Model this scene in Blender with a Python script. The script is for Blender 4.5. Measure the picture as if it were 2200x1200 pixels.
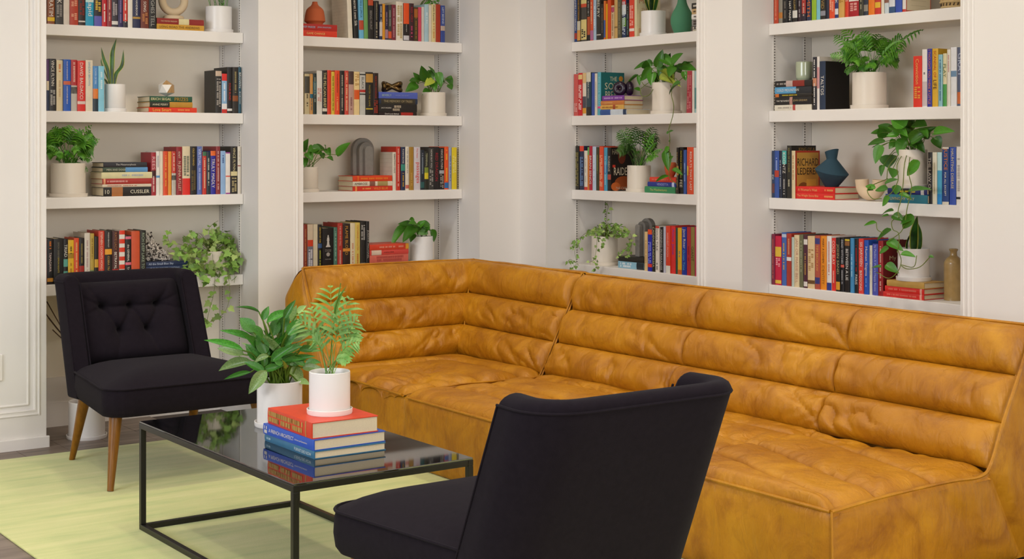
import bpy, math, random
from mathutils import Vector, Matrix, noise as mnoise
for o in list(bpy.data.objects): bpy.data.objects.remove(o)
R = random.Random(7)
sc = bpy.context.scene
COL = sc.collection
# ------------------------------------------------------------------ camera (level, 52 mm, lens shifted down)
F = 3176.0; HOR = 310.0; HC = 1.36
YAW = math.radians(35.4); SI, CO = math.sin(YAW), math.cos(YAW)
cd = bpy.data.cameras.new('camera'); cam = bpy.data.objects.new('camera', cd); COL.objects.link(cam)
cam.location = (0, 0, HC); cam.rotation_euler = (math.pi/2, 0, -YAW)
cd.sensor_width = 36; cd.lens = 36*F/2200; cd.shift_y = -(600-HOR)/2200
cd.clip_start = 0.05; sc.camera = cam
# ------------------------------------------------------------------ light and exposure
sc.view_settings.view_transform = 'Standard'; sc.view_settings.look = 'None'
sc.view_settings.gamma = 1; sc.view_settings.use_curve_mapping = False
sc.view_settings.exposure = -0.46
w = bpy.data.worlds.new('world'); sc.world = w; w.use_nodes = True
w.node_tree.nodes['Background'].inputs[0].default_value = (0.80, 0.88, 1.0, 1)
w.node_tree.nodes['Background'].inputs[1].default_value = 0.2
def area(name, loc, target, sx, sy, power, col):
    l = bpy.data.lights.new(name, 'AREA'); l.shape = 'RECTANGLE'; l.size = sx; l.size_y = sy
    l.energy = power; l.color = col
    o = bpy.data.objects.new(name, l); COL.objects.link(o); o.location = loc
    o.rotation_euler = (Vector(target)-Vector(loc)).to_track_quat('-Z', 'Y').to_euler()
    return o
area('window_daylight', (-2.795, 3.6, 2.0), (1.0, 3.6, 1.95), 3.0, 1.5, 160, (0.88, 0.93, 1.0))
area('window_daylight', (1.6, -2.495, 2.0), (1.6, 1.0, 1.9), 4.2, 1.5, 215, (1.0, 0.97, 0.93))
DOWN_W = 54
WARM, NEUT, COOL = (1, .90, .77), (1, .94, .86), (.95, .96, 1.0)
DOWNLIGHTS = [(1.3, 5.7, .9, WARM), (2.65, 5.7, 1, WARM), (3.9, 5.7, 1, WARM), (3.9, 4.4, 1, WARM), (3.9, 3.1, 1, WARM), (3.9, 1.6, 1, WARM), (0.9, 4.4, 1, NEUT), (0.9, 3.0, 1, NEUT), (2.3, 2.6, 1.0, NEUT), (2.3, 1.0, 1, NEUT), (0.9, 0.8, 1, NEUT), (-.8, 2.4, 1, NEUT), (-.8, .8, 1, NEUT), (2.3, 4.2, 1, NEUT)]  # neutral mid-room spots are unseen, added to brighten the bookcase recesses
# ------------------------------------------------------------------ materials
def lin(c):
    if isinstance(c, str):
        c = c.lstrip('#'); c = [int(c[i:i+2], 16)/255 for i in (0, 2, 4)]
    return tuple((v/12.92 if v <= .04045 else ((v+.055)/1.055)**2.4) for v in c[:3])
_mats = {}
def mat(hexc, rough=.5, spec=.5, metal=0., var=0., scale=20., bump=0., bscale=200., coat=0., sheen=0., trans=0.):
    key = (hexc, rough, spec, metal, var, scale, bump, bscale, coat, sheen, trans)
    if key in _mats: return _mats[key]
    m = bpy.data.materials.new('surface_'+hexc.strip('#')); m.use_nodes = True
    nt = m.node_tree; b = nt.nodes['Principled BSDF']; c = lin(hexc)
    b.inputs['Base Color'].default_value = (*c, 1)
    b.inputs['Roughness'].default_value = rough; b.inputs['Specular IOR Level'].default_value = spec
    b.inputs['Metallic'].default_value = metal; b.inputs['Coat Weight'].default_value = coat
    b.inputs['Sheen Weight'].default_value = sheen; b.inputs['Sheen Roughness'].default_value = .5
    if trans: b.inputs['Transmission Weight'].default_value = trans
    if var or bump:
        tc = nt.nodes.new('ShaderNodeTexCoord')
        if var:
            n = nt.nodes.new('ShaderNodeTexNoise'); n.inputs['Scale'].default_value = scale; n.inputs['Detail'].default_value = 4
            nt.links.new(tc.outputs['Object'], n.inputs['Vector'])
            r = nt.nodes.new('ShaderNodeValToRGB')
            r.color_ramp.elements[0].position = .3; r.color_ramp.elements[1].position = .7
            r.color_ramp.elements[0].color = (*[v*(1-var) for v in c], 1)
            r.color_ramp.elements[1].color = (*[min(1, v*(1+var)) for v in c], 1)
            nt.links.new(n.outputs['Fac'], r.inputs['Fac']); nt.links.new(r.outputs['Color'], b.inputs['Base Color'])
        if bump:
            n = nt.nodes.new('ShaderNodeTexNoise'); n.inputs['Scale'].default_value = bscale; n.inputs['Detail'].default_value = 3
            nt.links.new(tc.outputs['Object'], n.inputs['Vector'])
            bp = nt.nodes.new('ShaderNodeBump'); bp.inputs['Strength'].default_value = bump; bp.inputs['Distance'].default_value = .002
            nt.links.new(n.outputs['Fac'], bp.inputs['Height']); nt.links.new(bp.outputs['Normal'], b.inputs['Normal'])
    _mats[key] = m
    return m
def nodes(name):
    m = bpy.data.materials.new(name); m.use_nodes = True
    return m, m.node_tree, m.node_tree.nodes['Principled BSDF'], m.node_tree.nodes.new, m.node_tree.links.new
def ramp(nt, stops):
    r = nt.nodes.new('ShaderNodeValToRGB'); e = r.color_ramp.elements
    while len(e) > 1: e.remove(e[0])
    e[0].position = stops[0][0]; e[0].color = (*lin(stops[0][1]), 1)
    for p, c in stops[1:]:
        x = e.new(p); x.color = (*lin(c), 1)
    return r
def leather():
    m, nt, b, N, L = nodes('cognac_leather')
    tc = N('ShaderNodeTexCoord')
    n1 = N('ShaderNodeTexNoise'); n1.inputs['Scale'].default_value = 3.2; n1.inputs['Detail'].default_value = 7; n1.inputs['Roughness'].default_value = .62
    n1.inputs['Distortion'].default_value = .6
    L(tc.outputs['Object'], n1.inputs['Vector'])
    r = ramp(nt, [(.28, '#a06509'), (.43, '#ae7209'), (.57, '#bb7f0d'), (.74, '#c98e1a')])
    L(n1.outputs['Fac'], r.inputs['Fac'])
    n4 = N('ShaderNodeTexNoise'); n4.inputs['Scale'].default_value = 5.5; n4.inputs['Detail'].default_value = 6; n4.inputs['Roughness'].default_value = .7; n4.inputs['Distortion'].default_value = 1.0
    L(tc.outputs['Object'], n4.inputs['Vector'])
    r4 = ramp(nt, [(.32, '#d9cbc2'), (.5, '#faf7f4'), (.7, '#ffffff')]); L(n4.outputs['Fac'], r4.inputs['Fac'])
    mx = N('ShaderNodeMix'); mx.data_type = 'RGBA'; mx.blend_type = 'MULTIPLY'; mx.inputs['Factor'].default_value = 1
    L(r.outputs['Color'], mx.inputs['A']); L(r4.outputs['Color'], mx.inputs['B']); L(mx.outputs['Result'], b.inputs['Base Color'])
    n2 = N('ShaderNodeTexNoise'); n2.inputs['Scale'].default_value = 9; n2.inputs['Detail'].default_value = 5
    L(tc.outputs['Object'], n2.inputs['Vector'])
    rr = N('ShaderNodeMapRange'); rr.inputs['To Min'].default_value = .36; rr.inputs['To Max'].default_value = .58
    L(n2.outputs['Fac'], rr.inputs['Value']); L(rr.outputs['Result'], b.inputs['Roughness'])
    n3 = N('ShaderNodeTexNoise'); n3.inputs['Scale'].default_value = 14; n3.inputs['Detail'].default_value = 6; n3.inputs['Distortion'].default_value = 1.2
    L(tc.outputs['Object'], n3.inputs['Vector'])
    mp = N('ShaderNodeMapping'); mp.inputs['Rotation'].default_value = (.5, .4, .5); mp.inputs['Scale'].default_value = (26, 22, 7); L(tc.outputs['Object'], mp.inputs['Vector'])
    n5 = N('ShaderNodeTexNoise'); n5.inputs['Scale'].default_value = 1.; n5.inputs['Detail'].default_value = 4; n5.inputs['Distortion'].default_value = .8; L(mp.outputs['Vector'], n5.inputs['Vector'])
    b0 = N('ShaderNodeBump'); b0.inputs['Strength'].default_value = .5; b0.inputs['Distance'].default_value = .012; L(n5.outputs['Fac'], b0.inputs['Height'])
    v = N('ShaderNodeTexVoronoi'); v.inputs['Scale'].default_value = 260; L(tc.outputs['Object'], v.inputs['Vector'])
    b1 = N('ShaderNodeBump'); b1.inputs['Strength'].default_value = .22; b1.inputs['Distance'].default_value = .012
    L(n3.outputs['Fac'], b1.inputs['Height']); L(b0.outputs['Normal'], b1.inputs['Normal'])
    b2 = N('ShaderNodeBump'); b2.inputs['Strength'].default_value = .12; b2.inputs['Distance'].default_value = .001
    L(v.outputs['Distance'], b2.inputs['Height']); L(b1.outputs['Normal'], b2.inputs['Normal']); L(b2.outputs['Normal'], b.inputs['Normal'])
    b.inputs['Specular IOR Level'].default_value = .45
    return m
def rug_mat():
    m, nt, b, N, L = nodes('green_wool')
    tc = N('ShaderNodeTexCoord'); mp = N('ShaderNodeMapping'); mp.inputs['Scale'].default_value = (1.3, 9, 1)
    mp.inputs['Rotation'].default_value = (0, 0, .12)
    L(tc.outputs['Object'], mp.inputs['Vector'])
    n = N('ShaderNodeTexNoise'); n.inputs['Scale'].default_value = 1.6; n.inputs['Detail'].default_value = 6; n.inputs['Roughness'].default_value = .6
    L(mp.outputs['Vector'], n.inputs['Vector'])
    r = ramp(nt, [(.25, '#aab96c'), (.45, '#c2c77c'), (.6, '#cdcd86'), (.8, '#d9d697')])
    L(n.outputs['Fac'], r.inputs['Fac']); L(r.outputs['Color'], b.inputs['Base Color'])
    b.inputs['Roughness'].default_value = .95; b.inputs['Specular IOR Level'].default_value = .1; b.inputs['Sheen Weight'].default_value = .3
    n2 = N('ShaderNodeTexNoise'); n2.inputs['Scale'].default_value = 320; L(tc.outputs['Object'], n2.inputs['Vector'])
    bp = N('ShaderNodeBump'); bp.inputs['Strength'].default_value = .4; bp.inputs['Distance'].default_value = .003
    L(n2.outputs['Fac'], bp.inputs['Height']); L(bp.outputs['Normal'], b.inputs['Normal'])
    return m
def plank_mat():
    m, nt, b, N, L = nodes('grey_wood_tile')
    tc = N('ShaderNodeTexCoord'); mp = N('ShaderNodeMapping'); mp.inputs['Scale'].default_value = (1.2, 10, 1)
    L(tc.outputs['Object'], mp.inputs['Vector'])
    n = N('ShaderNodeTexNoise'); n.inputs['Scale'].default_value = 2.5; n.inputs['Detail'].default_value = 8
    L(mp.outputs['Vector'], n.inputs['Vector'])
    r = ramp(nt, [(.3, '#5d5048'), (.5, '#77685d'), (.7, '#8d7d70')])
    L(n.outputs['Fac'], r.inputs['Fac']); L(r.outputs['Color'], b.inputs['Base Color'])
    b.inputs['Roughness'].default_value = .45
    return m
def wood_mat(dark, light):
    m, nt, b, N, L = nodes('turned_wood')
    tc = N('ShaderNodeTexCoord'); mp = N('ShaderNodeMapping'); mp.inputs['Scale'].default_value = (30, 30, 3)
    L(tc.outputs['Object'], mp.inputs['Vector'])
    n = N('ShaderNodeTexNoise'); n.inputs['Scale'].default_value = 2; n.inputs['Detail'].default_value = 5
    L(mp.outputs['Vector'], n.inputs['Vector'])
    r = ramp(nt, [(.3, dark), (.7, light)]); L(n.outputs['Fac'], r.inputs['Fac']); L(r.outputs['Color'], b.inputs['Base Color'])
    b.inputs['Roughness'].default_value = .35
    return m
def leaf_mat(dark, light, var_scale=40, rough=.35):
    m, nt, b, N, L = nodes('leaf_'+dark.strip('#'))
    tc = N('ShaderNodeTexCoord'); n = N('ShaderNodeTexNoise'); n.inputs['Scale'].default_value = var_scale; n.inputs['Detail'].default_value = 3
    oi = N('ShaderNodeObjectInfo'); ad = N('ShaderNodeVectorMath'); ad.operation = 'ADD'
    L(tc.outputs['Object'], ad.inputs[0]); L(oi.outputs['Location'], ad.inputs[1]); L(ad.outputs['Vector'], n.inputs['Vector'])
    r = ramp(nt, [(.32, dark), (.68, light)]); L(n.outputs['Fac'], r.inputs['Fac'])
    hs = N('ShaderNodeHueSaturation'); mr = N('ShaderNodeMapRange')
    mr.inputs['To Min'].default_value = .65; mr.inputs['To Max'].default_value = 1.4
    L(oi.outputs['Random'], mr.inputs['Value']); L(mr.outputs['Result'], hs.inputs['Value'])
    L(r.outputs['Color'], hs.inputs['Color']); L(hs.outputs['Color'], b.inputs['Base Color'])
    b.inputs['Roughness'].default_value = rough
    return m
WHITE = mat('#ebe7e3', .55, .3, var=.012, scale=3)
WHITE2 = mat('#ece7e1', .5, .3)
POTM = mat('#eeeae6', .32, .5)
POTW = mat('#e6dccd', .4, .45)
PAGES = mat('#dfd0b0', .8, .2, var=.05, scale=500)
SOIL = mat('#2a1d14', .95, .1, var=.4, scale=90, bump=1, bscale=120)
LEATHER = leather(); RUG = rug_mat(); FLOORM = plank_mat()
FABRIC = mat('#1e191f', .95, .05, var=.1, scale=60, bump=.35, bscale=900, sheen=.03)
LEGWOOD = wood_mat('#6a3f08', '#8f5c14')
STEEL = mat('#14120f', .38, .5, bump=.1, bscale=600)
STEM = mat('#5f7d24', .5, .3, var=.25, scale=30)
VINE = mat('#6b7a2e', .55, .3, var=.2, scale=30)
POTHOS = leaf_mat('#2f6417', '#4f8a22')
POTHOS_Y = leaf_mat('#7f9a2a', '#b8b84a', 30)
EVERG = leaf_mat('#27661a', '#559636', 22)
EVERG_V = leaf_mat('#3d7a2a', '#b9cf86', 45)
PALM = leaf_mat('#2c6a10', '#66a02a', 30, .45)
PALM_L = leaf_mat('#4f8432', '#86ac58', 30, .45)
IVY = leaf_mat('#467c22', '#93b052', 55, .5)
IVY_L = leaf_mat('#6f9a3a', '#b9c47a', 55, .5)
SNAKE = leaf_mat('#16350f', '#2f6420', 25)
SNAKE_E = mat('#a9b23a', .4, .4)
# ------------------------------------------------------------------ mesh helpers
class MB:
    def __init__(s): s.v = []; s.f = []
    def add(s, vs, fs):
        n = len(s.v); s.v += [tuple(p) for p in vs]; s.f += [tuple(i+n for i in f) for f in fs]; return s
    def box(s, x0, x1, y0, y1, z0, z1):
        return s.add([(x0,y0,z0),(x1,y0,z0),(x1,y1,z0),(x0,y1,z0),(x0,y0,z1),(x1,y0,z1),(x1,y1,z1),(x0,y1,z1)],
                     [(0,3,2,1),(4,5,6,7),(0,1,5,4),(1,2,6,5),(2,3,7,6),(3,0,4,7)])
    def tube(s, pts, r, seg=8, cap=True, closed=False):
        pts = [Vector(p) for p in pts]; n = len(pts); rr = r if isinstance(r, (list, tuple)) else [r]*n
        vs = []; up = None
        for i, p in enumerate(pts):
            if closed: t = pts[(i+1) % n]-pts[i-1]
            else: t = pts[min(i+1, n-1)]-pts[max(i-1, 0)]
            if t.length < 1e-9: t = Vector((0,0,1))
            t.normalize()
            if up is None:
                up = Vector((0,0,1)) if abs(t.z) < .9 else Vector((1,0,0))
            a = t.cross(up)
            if a.length < 1e-6: a = t.orthogonal()
            a.normalize(); b = a.cross(t); up = b
            for k in range(seg):
                q = 2*math.pi*k/seg; vs.append(p+a*(rr[i]*math.cos(q))+b*(rr[i]*math.sin(q)))
        fs = []
        for i in range(n if closed else n-1):
            j = (i+1) % n
            for k in range(seg):
                fs.append((i*seg+k, i*seg+(k+1) % seg, j*seg+(k+1) % seg, j*seg+k))
        if cap and not closed:
            fs.append(tuple(range(seg))[::-1]); fs.append(tuple((n-1)*seg+k for k in range(seg)))
        return s.add(vs, fs)
    def lathe(s, prof, seg=28, c=(0,0,0)):
        vs = []; fs = []; n = len(prof)
        for r_, z in prof:
            for k in range(seg):
                q = 2*math.pi*k/seg; vs.append((c[0]+r_*math.cos(q), c[1]+r_*math.sin(q), c[2]+z))
        for i in range(n-1):
            for k in range(seg):
                fs.append((i*seg+k, i*seg+(k+1) % seg, (i+1)*seg+(k+1) % seg, (i+1)*seg+k))
        fs.append(tuple(range(seg))[::-1]); fs.append(tuple((n-1)*seg+k for k in range(seg)))
        return s.add(vs, fs)
    def grid(s, P, nu, nv, flip=False):
        vs = [P(i/(nu-1), j/(nv-1)) for j in range(nv) for i in range(nu)]
        fs = []
        for j in range(nv-1):
            for i in range(nu-1):
                q = (j*nu+i, j*nu+i+1, (j+1)*nu+i+1, (j+1)*nu+i); fs.append(q[::-1] if flip else q)
        return s.add(vs, fs)
    def floor(s): s.v = [(x, y, max(z, 0)) for x, y, z in s.v]; return s
    def mesh(s, name='mesh', smooth=True, angle=40):
        me = bpy.data.meshes.new(name); me.from_pydata(s.v, [], s.f)
        if smooth:
            me.polygons.foreach_set('use_smooth', [True]*len(me.polygons)); 
            try: me.set_sharp_from_angle(angle=math.radians(angle))
            except Exception: pass
        me.update(); return me
    def obj(s, name, m, parent=None, smooth=True, angle=40, **kw):
        return put(name, s.mesh(name, smooth, angle), m, parent, **kw)
def put(name, me, m, parent=None, loc=None, label=None, kind=None):
    o = bpy.data.objects.new(name, me); COL.objects.link(o)
    if m is not None and not me.materials: me.materials.append(m)
    if parent is not None: o.parent = parent
    if loc is not None: o.location = loc
    if label: o['label'] = label
    if kind: o['kind'] = kind
    return o
def thing(name, label, cat, loc=(0,0,0), rz=0, group=None):
    o = bpy.data.objects.new(name, None); COL.objects.link(o); o.empty_display_size = .05
    o.location = loc; o.rotation_euler = (0,0,rz); o['label'] = label; o['category'] = cat
    if group: o['group'] = group
    return o
def struct(o): o['kind'] = 'structure'; return o
def bevel(o, wdt, seg=2):
    md = o.modifiers.new('edge', 'BEVEL'); md.width = wdt; md.segments = seg; md.limit_method = 'ANGLE'; md.angle_limit = math.radians(40); return o
def sstep(a, b, x):
    t = max(0., min(1., (x-a)/(b-a))); return t*t*(3-2*t)
def catmull(pts, n=6):
    P = [Vector(p) for p in pts]; P = [P[0]*2-P[1]]+P+[P[-1]*2-P[-2]]; out = []
    for i in range(1, len(P)-2):
        for k in range(n):
            t = k/n; a, b, c, d = P[i-1:i+3]
            out.append(.5*((2*b)+(c-a)*t+(2*a-5*b+4*c-d)*t*t+(3*b-a-3*c+d)*t**3))
    out.append(P[-2]); return out
# ------------------------------------------------------------------ the room, in metres. x runs along the back wall, y along the side wall
YF, XF = 6.62, 4.757          # faces of the piers
YS, XS = 6.79, 4.93           # front edges of the shelves
YB, XB = 7.08, 5.22           # backs of the recesses
CEIL = 2.95
SHELF_Z = [2.318, 1.916, 1.515, 1.114, 0.713]
TH = .052
XL, YN = -2.8, -2.5           # far walls behind the viewer
def ray(x, y):
    u = (x-1100)/F; v = (HOR-y)/F
    return Vector((SI+CO*u, CO-SI*u, v))
EYE = Vector((0, 0, HC))
class Bay:
    def __init__(s, key, axis, a, b, tag): s.key, s.axis, s.a, s.b, s.tag = key, axis, a, b, tag
    def px(s, x, y, off=0.):
        """the point on the plane 'off' metres behind the shelf front that is seen at pixel x, y"""
        r = ray(x, y); d = (YS+off)/r.y if s.axis == 'x' else (XS+off)/r.x
        return EYE+r*d, d
    def t(s, p): return p.x if s.axis == 'x' else p.y
    def w(s, t, off, z): return Vector((t, YS+off, z)) if s.axis == 'x' else Vector((XS+off, t, z))
    def clamp(s, p, m=.028):
        p = Vector(p)
        if s.axis == 'x':
            if p.y > YF-.01: p.x = min(max(p.x, s.a+m), s.b-m)
            p.y = min(p.y, YB-.03)
        else:
            if p.x > XF-.01: p.y = min(max(p.y, s.a+m), s.b-m)
            p.x = min(p.x, XB-.03)
        return p
    @property
    def rz(s): return 0. if s.axis == 'x' else -math.pi/2
BAYS = {'A': Bay('A', 'x', 2.14, 3.181, 'tufted-armchair bookcase'), 'B': Bay('B', 'x', 3.426, 4.49, 'terracotta-vase bookcase'),
        'C': Bay('C', 'y', 5.19, 6.379, 'green-vase bookcase'), 'D': Bay('D', 'y', 3.68, 4.888, 'blue-vase bookcase')}
# floor, ceiling, walls
f = struct(MB().box(XL, 5.4, YN, 7.3, -.1, 0).obj('floor', mat('#4a4039', .8), smooth=False))
# wood-look floor tiles: each a piece of its own in the strip that shows, one slab elsewhere
for i in range(14):
    for j in range(3):
        x0 = .0+i*.2; y0 = 5.2+j*1.0+(i % 2)*.45-.9
        y1 = min(y0+.995, YB-.02)
        if x0 > 3.0 or y0 > YB-.1: continue
        MB().box(x0+.0012, x0+.1988, max(y0, 4.2), y1, 0, .0045).obj('plank', FLOORM, f, smooth=False)
struct(MB().box(XL, 5.4, YN, 7.3, CEIL, CEIL+.1).obj('ceiling', mat('#efebe6', .8), smooth=False))
wl = MB()
for (z0, z1, a, b) in ((0, .75, YN, 7.3), (2.75, CEIL, YN, 7.3), (.75, 2.75, YN, 2.1), (.75, 2.75, 5.1, 7.3)): wl.box(XL-.12, XL, a, b, z0, z1)
struct(wl.obj('wall_left', WHITE, smooth=False))
wn = MB()
for (z0, z1, a, b) in ((0, .75, XL, 5.4), (2.75, CEIL, XL, 5.4), (.75, 2.75, XL, -.5), (.75, 2.75, 3.7, 5.4)): wn.box(a, b, YN-.12, YN, z0, z1)
struct(wn.obj('wall_front', WHITE, smooth=False))
def window(n, box):
    m = MB(); x0, x1, y0, y1, z0, z1 = box; t = .06
    if x1-x0 < y1-y0:
        for k in range(4): y = y0+(y1-y0-t)*k/3; m.box(x0, x1, y, y+t, z0, z1)
        m.box(x0, x1, y0, y1, z0, z0+t); m.box(x0, x1, y0, y1, z1-t, z1)
    else:
        for k in range(5): x = x0+(x1-x0-t)*k/4; m.box(x, x+t, y0, y1, z0, z1)
        m.box(x0, x1, y0, y1, z0, z0+t); m.box(x0, x1, y0, y1, z1-t, z1)
    wo = struct(m.obj('window_%d' % n, mat('#d8d4ce', .4), smooth=False))
    pn = MB(); pn.box(x0+.02 if x1-x0 < y1-y0 else x0, x0+.026 if x1-x0 < y1-y0 else x1, y0 if x1-x0 < y1-y0 else y0+.02, y1 if x1-x0 < y1-y0 else y0+.026, z0, z1); pn.obj('pane', mat('#eef4f4', .02, .5, trans=1.), wo, smooth=False)
window(1, (XL-.09, XL-.03, 2.1, 5.1, .75, 2.75)); window(2, (-.5, 3.7, YN-.09, YN-.03, .75, 2.75))
# piers of the back wall
A, B, C, D = (BAYS[k] for k in 'ABCD')
wb = MB()
wb.box(XL, A.a, YF+.012, YB+.2, 0, CEIL); wb.box(A.b, B.a, YF+.012, YB+.2, 0, CEIL); wb.box(B.b, XF+.012, YF+.012, YB+.2, 0, CEIL)
for b in (A, B): wb.box(b.a, b.b, YB, YB+.2, 0, CEIL); wb.box(b.a, b.b, YF+.012, YB, 2.72, CEIL)
WB = struct(wb.obj('wall_back', WHITE, smooth=False))
wr = MB()
wr.box(XF+.012, XB+.18, C.b, YF+.012, 0, CEIL); wr.box(XF+.012, XB+.18, D.b, C.a, 0, CEIL); wr.box(XF+.012, XB+.18, YN, D.a, 0, CEIL)
for b in (C, D): wr.box(XB, XB+.18, b.a, b.b, 0, CEIL); wr.box(XF+.012, XB, b.a, b.b, 2.72, CEIL)
WR = struct(wr.obj('wall_right', WHITE, smooth=False))
# casings and panel mouldings on the piers
tn = [0]
def trim(boxes, beads=()):
    tn[0] += 1; m = MB()
    for bx in boxes: m.box(*bx)
    for p, q in beads: m.tube([p, q], .0055, 8)
    return struct(m.obj('trim_%d' % tn[0], WHITE2, smooth=False))
Z0, Z1 = .0, 2.72
def casing_x(a, b): trim([(a, b, YF, YF+.012, Z0, Z1)], [((a+.004, YF+.004, Z0), (a+.004, YF+.004, Z1)), ((a+.02, YF+.001, Z0), (a+.02, YF+.001, Z1))])
def casing_y(a, b): trim([(XF, XF+.012, a, b, Z0, Z1)], [((XF+.004, b-.004, Z0), (XF+.004, b-.004, Z1)), ((XF+.001, b-.02, Z0), (XF+.001, b-.02, Z1))])
trim([(2.088, A.a, YF, YF+.012, 0, Z1), (1.2, 2.088, YF, YF+.012, 0, .175)],
     [((2.092, YF+.004, .17), (2.092, YF+.004, Z1)), ((2.108, YF+.001, .15), (2.108, YF+.001, Z1)), ((1.2, YF+.004, .172), (2.092, YF+.004, .172)), ((1.2, YF+.001, .155), (2.108, YF+.001, .155)),
      ((2.062, YF+.012, .2), (2.062, YF+.012, Z1)), ((1.2, YF+.012, .2), (2.062, YF+.012, .2))])
trim([(A.b, A.b+.006, YF, YF+.012, 0, Z1), (3.374, B.a, YF, YF+.012, 0, Z1)], [((3.378, YF+.004, 0), (3.378, YF+.004, Z1)), ((3.394, YF+.001, 0), (3.394, YF+.001, Z1))])
trim([(A.b+.006, 3.374, YF, YF+.012, 0, Z1)])
trim([(B.b, XF, YF, YF+.012, 0, Z1)]); trim([(XF, XF+.012, C.b, YF, 0, Z1)])
def casing_right(b0, lo):
    a = b0-.06
    trim([(XF, XF+.012, a, b0, 0, Z1)], [((XF+.002, a+.004, 0), (XF+.002, a+.004, Z1)), ((XF-.001, a+.022, 0), (XF-.001, a+.022, Z1)), ((XF-.001, a+.044, 0), (XF-.001, a+.044, Z1))])
    trim([(XF+.004, XF+.012, lo, a, 0, Z1)])
casing_right(C.a, D.b); casing_right(D.a, YN)
struct(bevel(MB().box(1.2, A.a+.012, YF-.014, YF, 0, .055).obj('baseboard_back', WHITE2, smooth=False), .004))
struct(MB().box(A.b-.012, B.a+.012, YF-.014, YF, 0, .055).box(B.b, XF-.014, YF-.014, YF, 0, .055).obj('baseboard_pier', WHITE2, smooth=False))
struct(MB().box(XF-.014, XF, C.b, YF, 0, .055).box(XF-.014, XF, D.b, C.a, 0, .055).box(XF-.014, XF, YN, D.a, 0, .055).obj('baseboard_right', WHITE2, smooth=False))
o = bevel(MB().box(1.878, 1.948, YF+.004, YF+.012, .317, .432).obj('outlet_plate', mat('#efe9e2', .35), smooth=False), .002)
o['label'] = 'white outlet plate on the panelled wall beside the tufted armchair'; o['category'] = 'outlet plate'
for z in (.35, .40): MB().box(1.898, 1.928, YF+.002, YF+.0045, z-.016, z+.016).obj('socket', mat('#ded7cf', .35), o, smooth=False)
# bookcases in the recesses
BL = {'A': 'white built-in bookcase recess standing behind the tufted black armchair', 'B': 'white built-in bookcase with the terracotta vase on its top shelf',
      'C': 'white built-in bookcase with the rounded green vase on its top shelf', 'D': 'white built-in bookcase with the angular dark blue vase on its third shelf'}
HOLE = mat('#77716d', .6)
for k, b in BAYS.items():
    t = thing('bookcase', BL[k], 'bookcase', b.w((b.a+b.b)/2, 0, 0), b.rz, 'built-in bookcases along the walls')
    hw = (b.b-b.a)/2-.0015; dp = YB-YS-.002
    for z in SHELF_Z:
        bevel(MB().box(-hw, hw, 0, dp, z-TH, z-.0002).obj('shelf', WHITE2, t, smooth=False), .0025)
    MB().box(-hw, hw, dp-.004, dp, .0, 2.70).obj('back_panel', mat('#f4ebdc', .6, .2), t, smooth=False)
    MB().box(-hw, hw, dp-.018, dp-.004, .0, .12).obj('baseboard', WHITE2, t, smooth=False)
    MB().box(-hw, hw, dp-.012, dp-.004, .12, .24).obj('rail', WHITE2, t, smooth=False)
    for sd in (-1, 1):
        for yy in (.035, .235):
            s = MB(); x = sd*hw; s.box(min(x, x-sd*.003), max(x, x-sd*.003), yy-.009, yy+.009, .1, 2.7)
            so = s.obj('shelf_standard', WHITE2, t, smooth=False)
            h = MB()
            xx = x-sd*.0034
            for i in range(205):
                z = .12+i*.0127; h.add([(xx, yy-.0042, z), (xx, yy+.0042, z), (xx, yy+.0042, z+.0068), (xx, yy-.0042, z+.0068)], [(0,1,2,3)])
            h.obj('slot_row', HOLE, so, smooth=False, kind='stuff')
# ------------------------------------------------------------------ rug
o = bevel(MB().box(1.53, 3.75, 1.9, 6.42, 0.0046, .0125).obj('area_rug', RUG, smooth=False), .003)
o['label'] = 'pale yellow-green wool rug under the coffee table and armchairs'; o['category'] = 'rug'
RZ = .0127
# ------------------------------------------------------------------ leather sofa, two units
def fold(s, v, seed, slant=.35, f=6.):
    sl = slant+.5*math.sin(seed*7.1+s*3)
    a = mnoise.noise(Vector((s*f+v*sl*f*.3, v*1.1, seed)))+.35*mnoise.noise(Vector((s*f*2.3, v*2.1, seed+2)))
    b = mnoise.noise(Vector((s*2.6, v*1.3, seed+9.3)))
    return (1-abs(a)*1.7)**2.5*max(0., b+.12) if abs(a) < .58 else 0.
def puffs(P, Nf, h, L, nu, nv, seed, wr=.010, seam=.55, pv=2.4, ends=None, pw=.6):
    """upholstered panel: P(u, v) on the frame, pushed out along Nf(u, v) like a stuffed leather channel, with creases"""
    def Q(u, v):
        eu = min(u, 1-u)*L
        a = max(0., 1-abs(2*v-1)**pv)**pw
        if ends is None: pu = 1-seam*math.exp(-(eu/.0065)**1.2)
        else: pu = (1-ends[0][0]*math.exp(-(u*L/ends[0][1])**1.2))*(1-ends[1][0]*math.exp(-((1-u)*L/ends[1][1])**1.2))
        lump = .0065*mnoise.noise(Vector((u*L*3.2, v*1.6, seed*3.1)))+.003*mnoise.noise(Vector((u*L*8, v*3, seed)))
        near = 1+.5*math.exp(-eu/.09)
        c = 3.0*wr*fold(u*L, v, seed, .6)*near*(1.2-.7*v)
        k = 1.3*wr*fold(u*L*1.4+3, v, seed+4.4, -.9)*near*(1.1-.5*v)
        return Vector(P(u, v))+Vector(Nf(u, v))*(h*a*pu+(lump-c-k)*a*pu)
    m = MB(); m.grid(lambda u, v: Q(u, .5-.5*math.cos(math.pi*v)), nu, nv)
    return m
def prof_lerp(prof, v):
    n = len(prof)-1; i = min(int(v*n), n-1); t = v*n-i
    return tuple(a+(b-a)*t for a, b in zip(prof[i], prof[i+1]))
BX = [(3.975, .325), (4.05, .462), (4.128, .607), (4.20, .762)]     # back of the long unit: x, z at each seam
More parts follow.
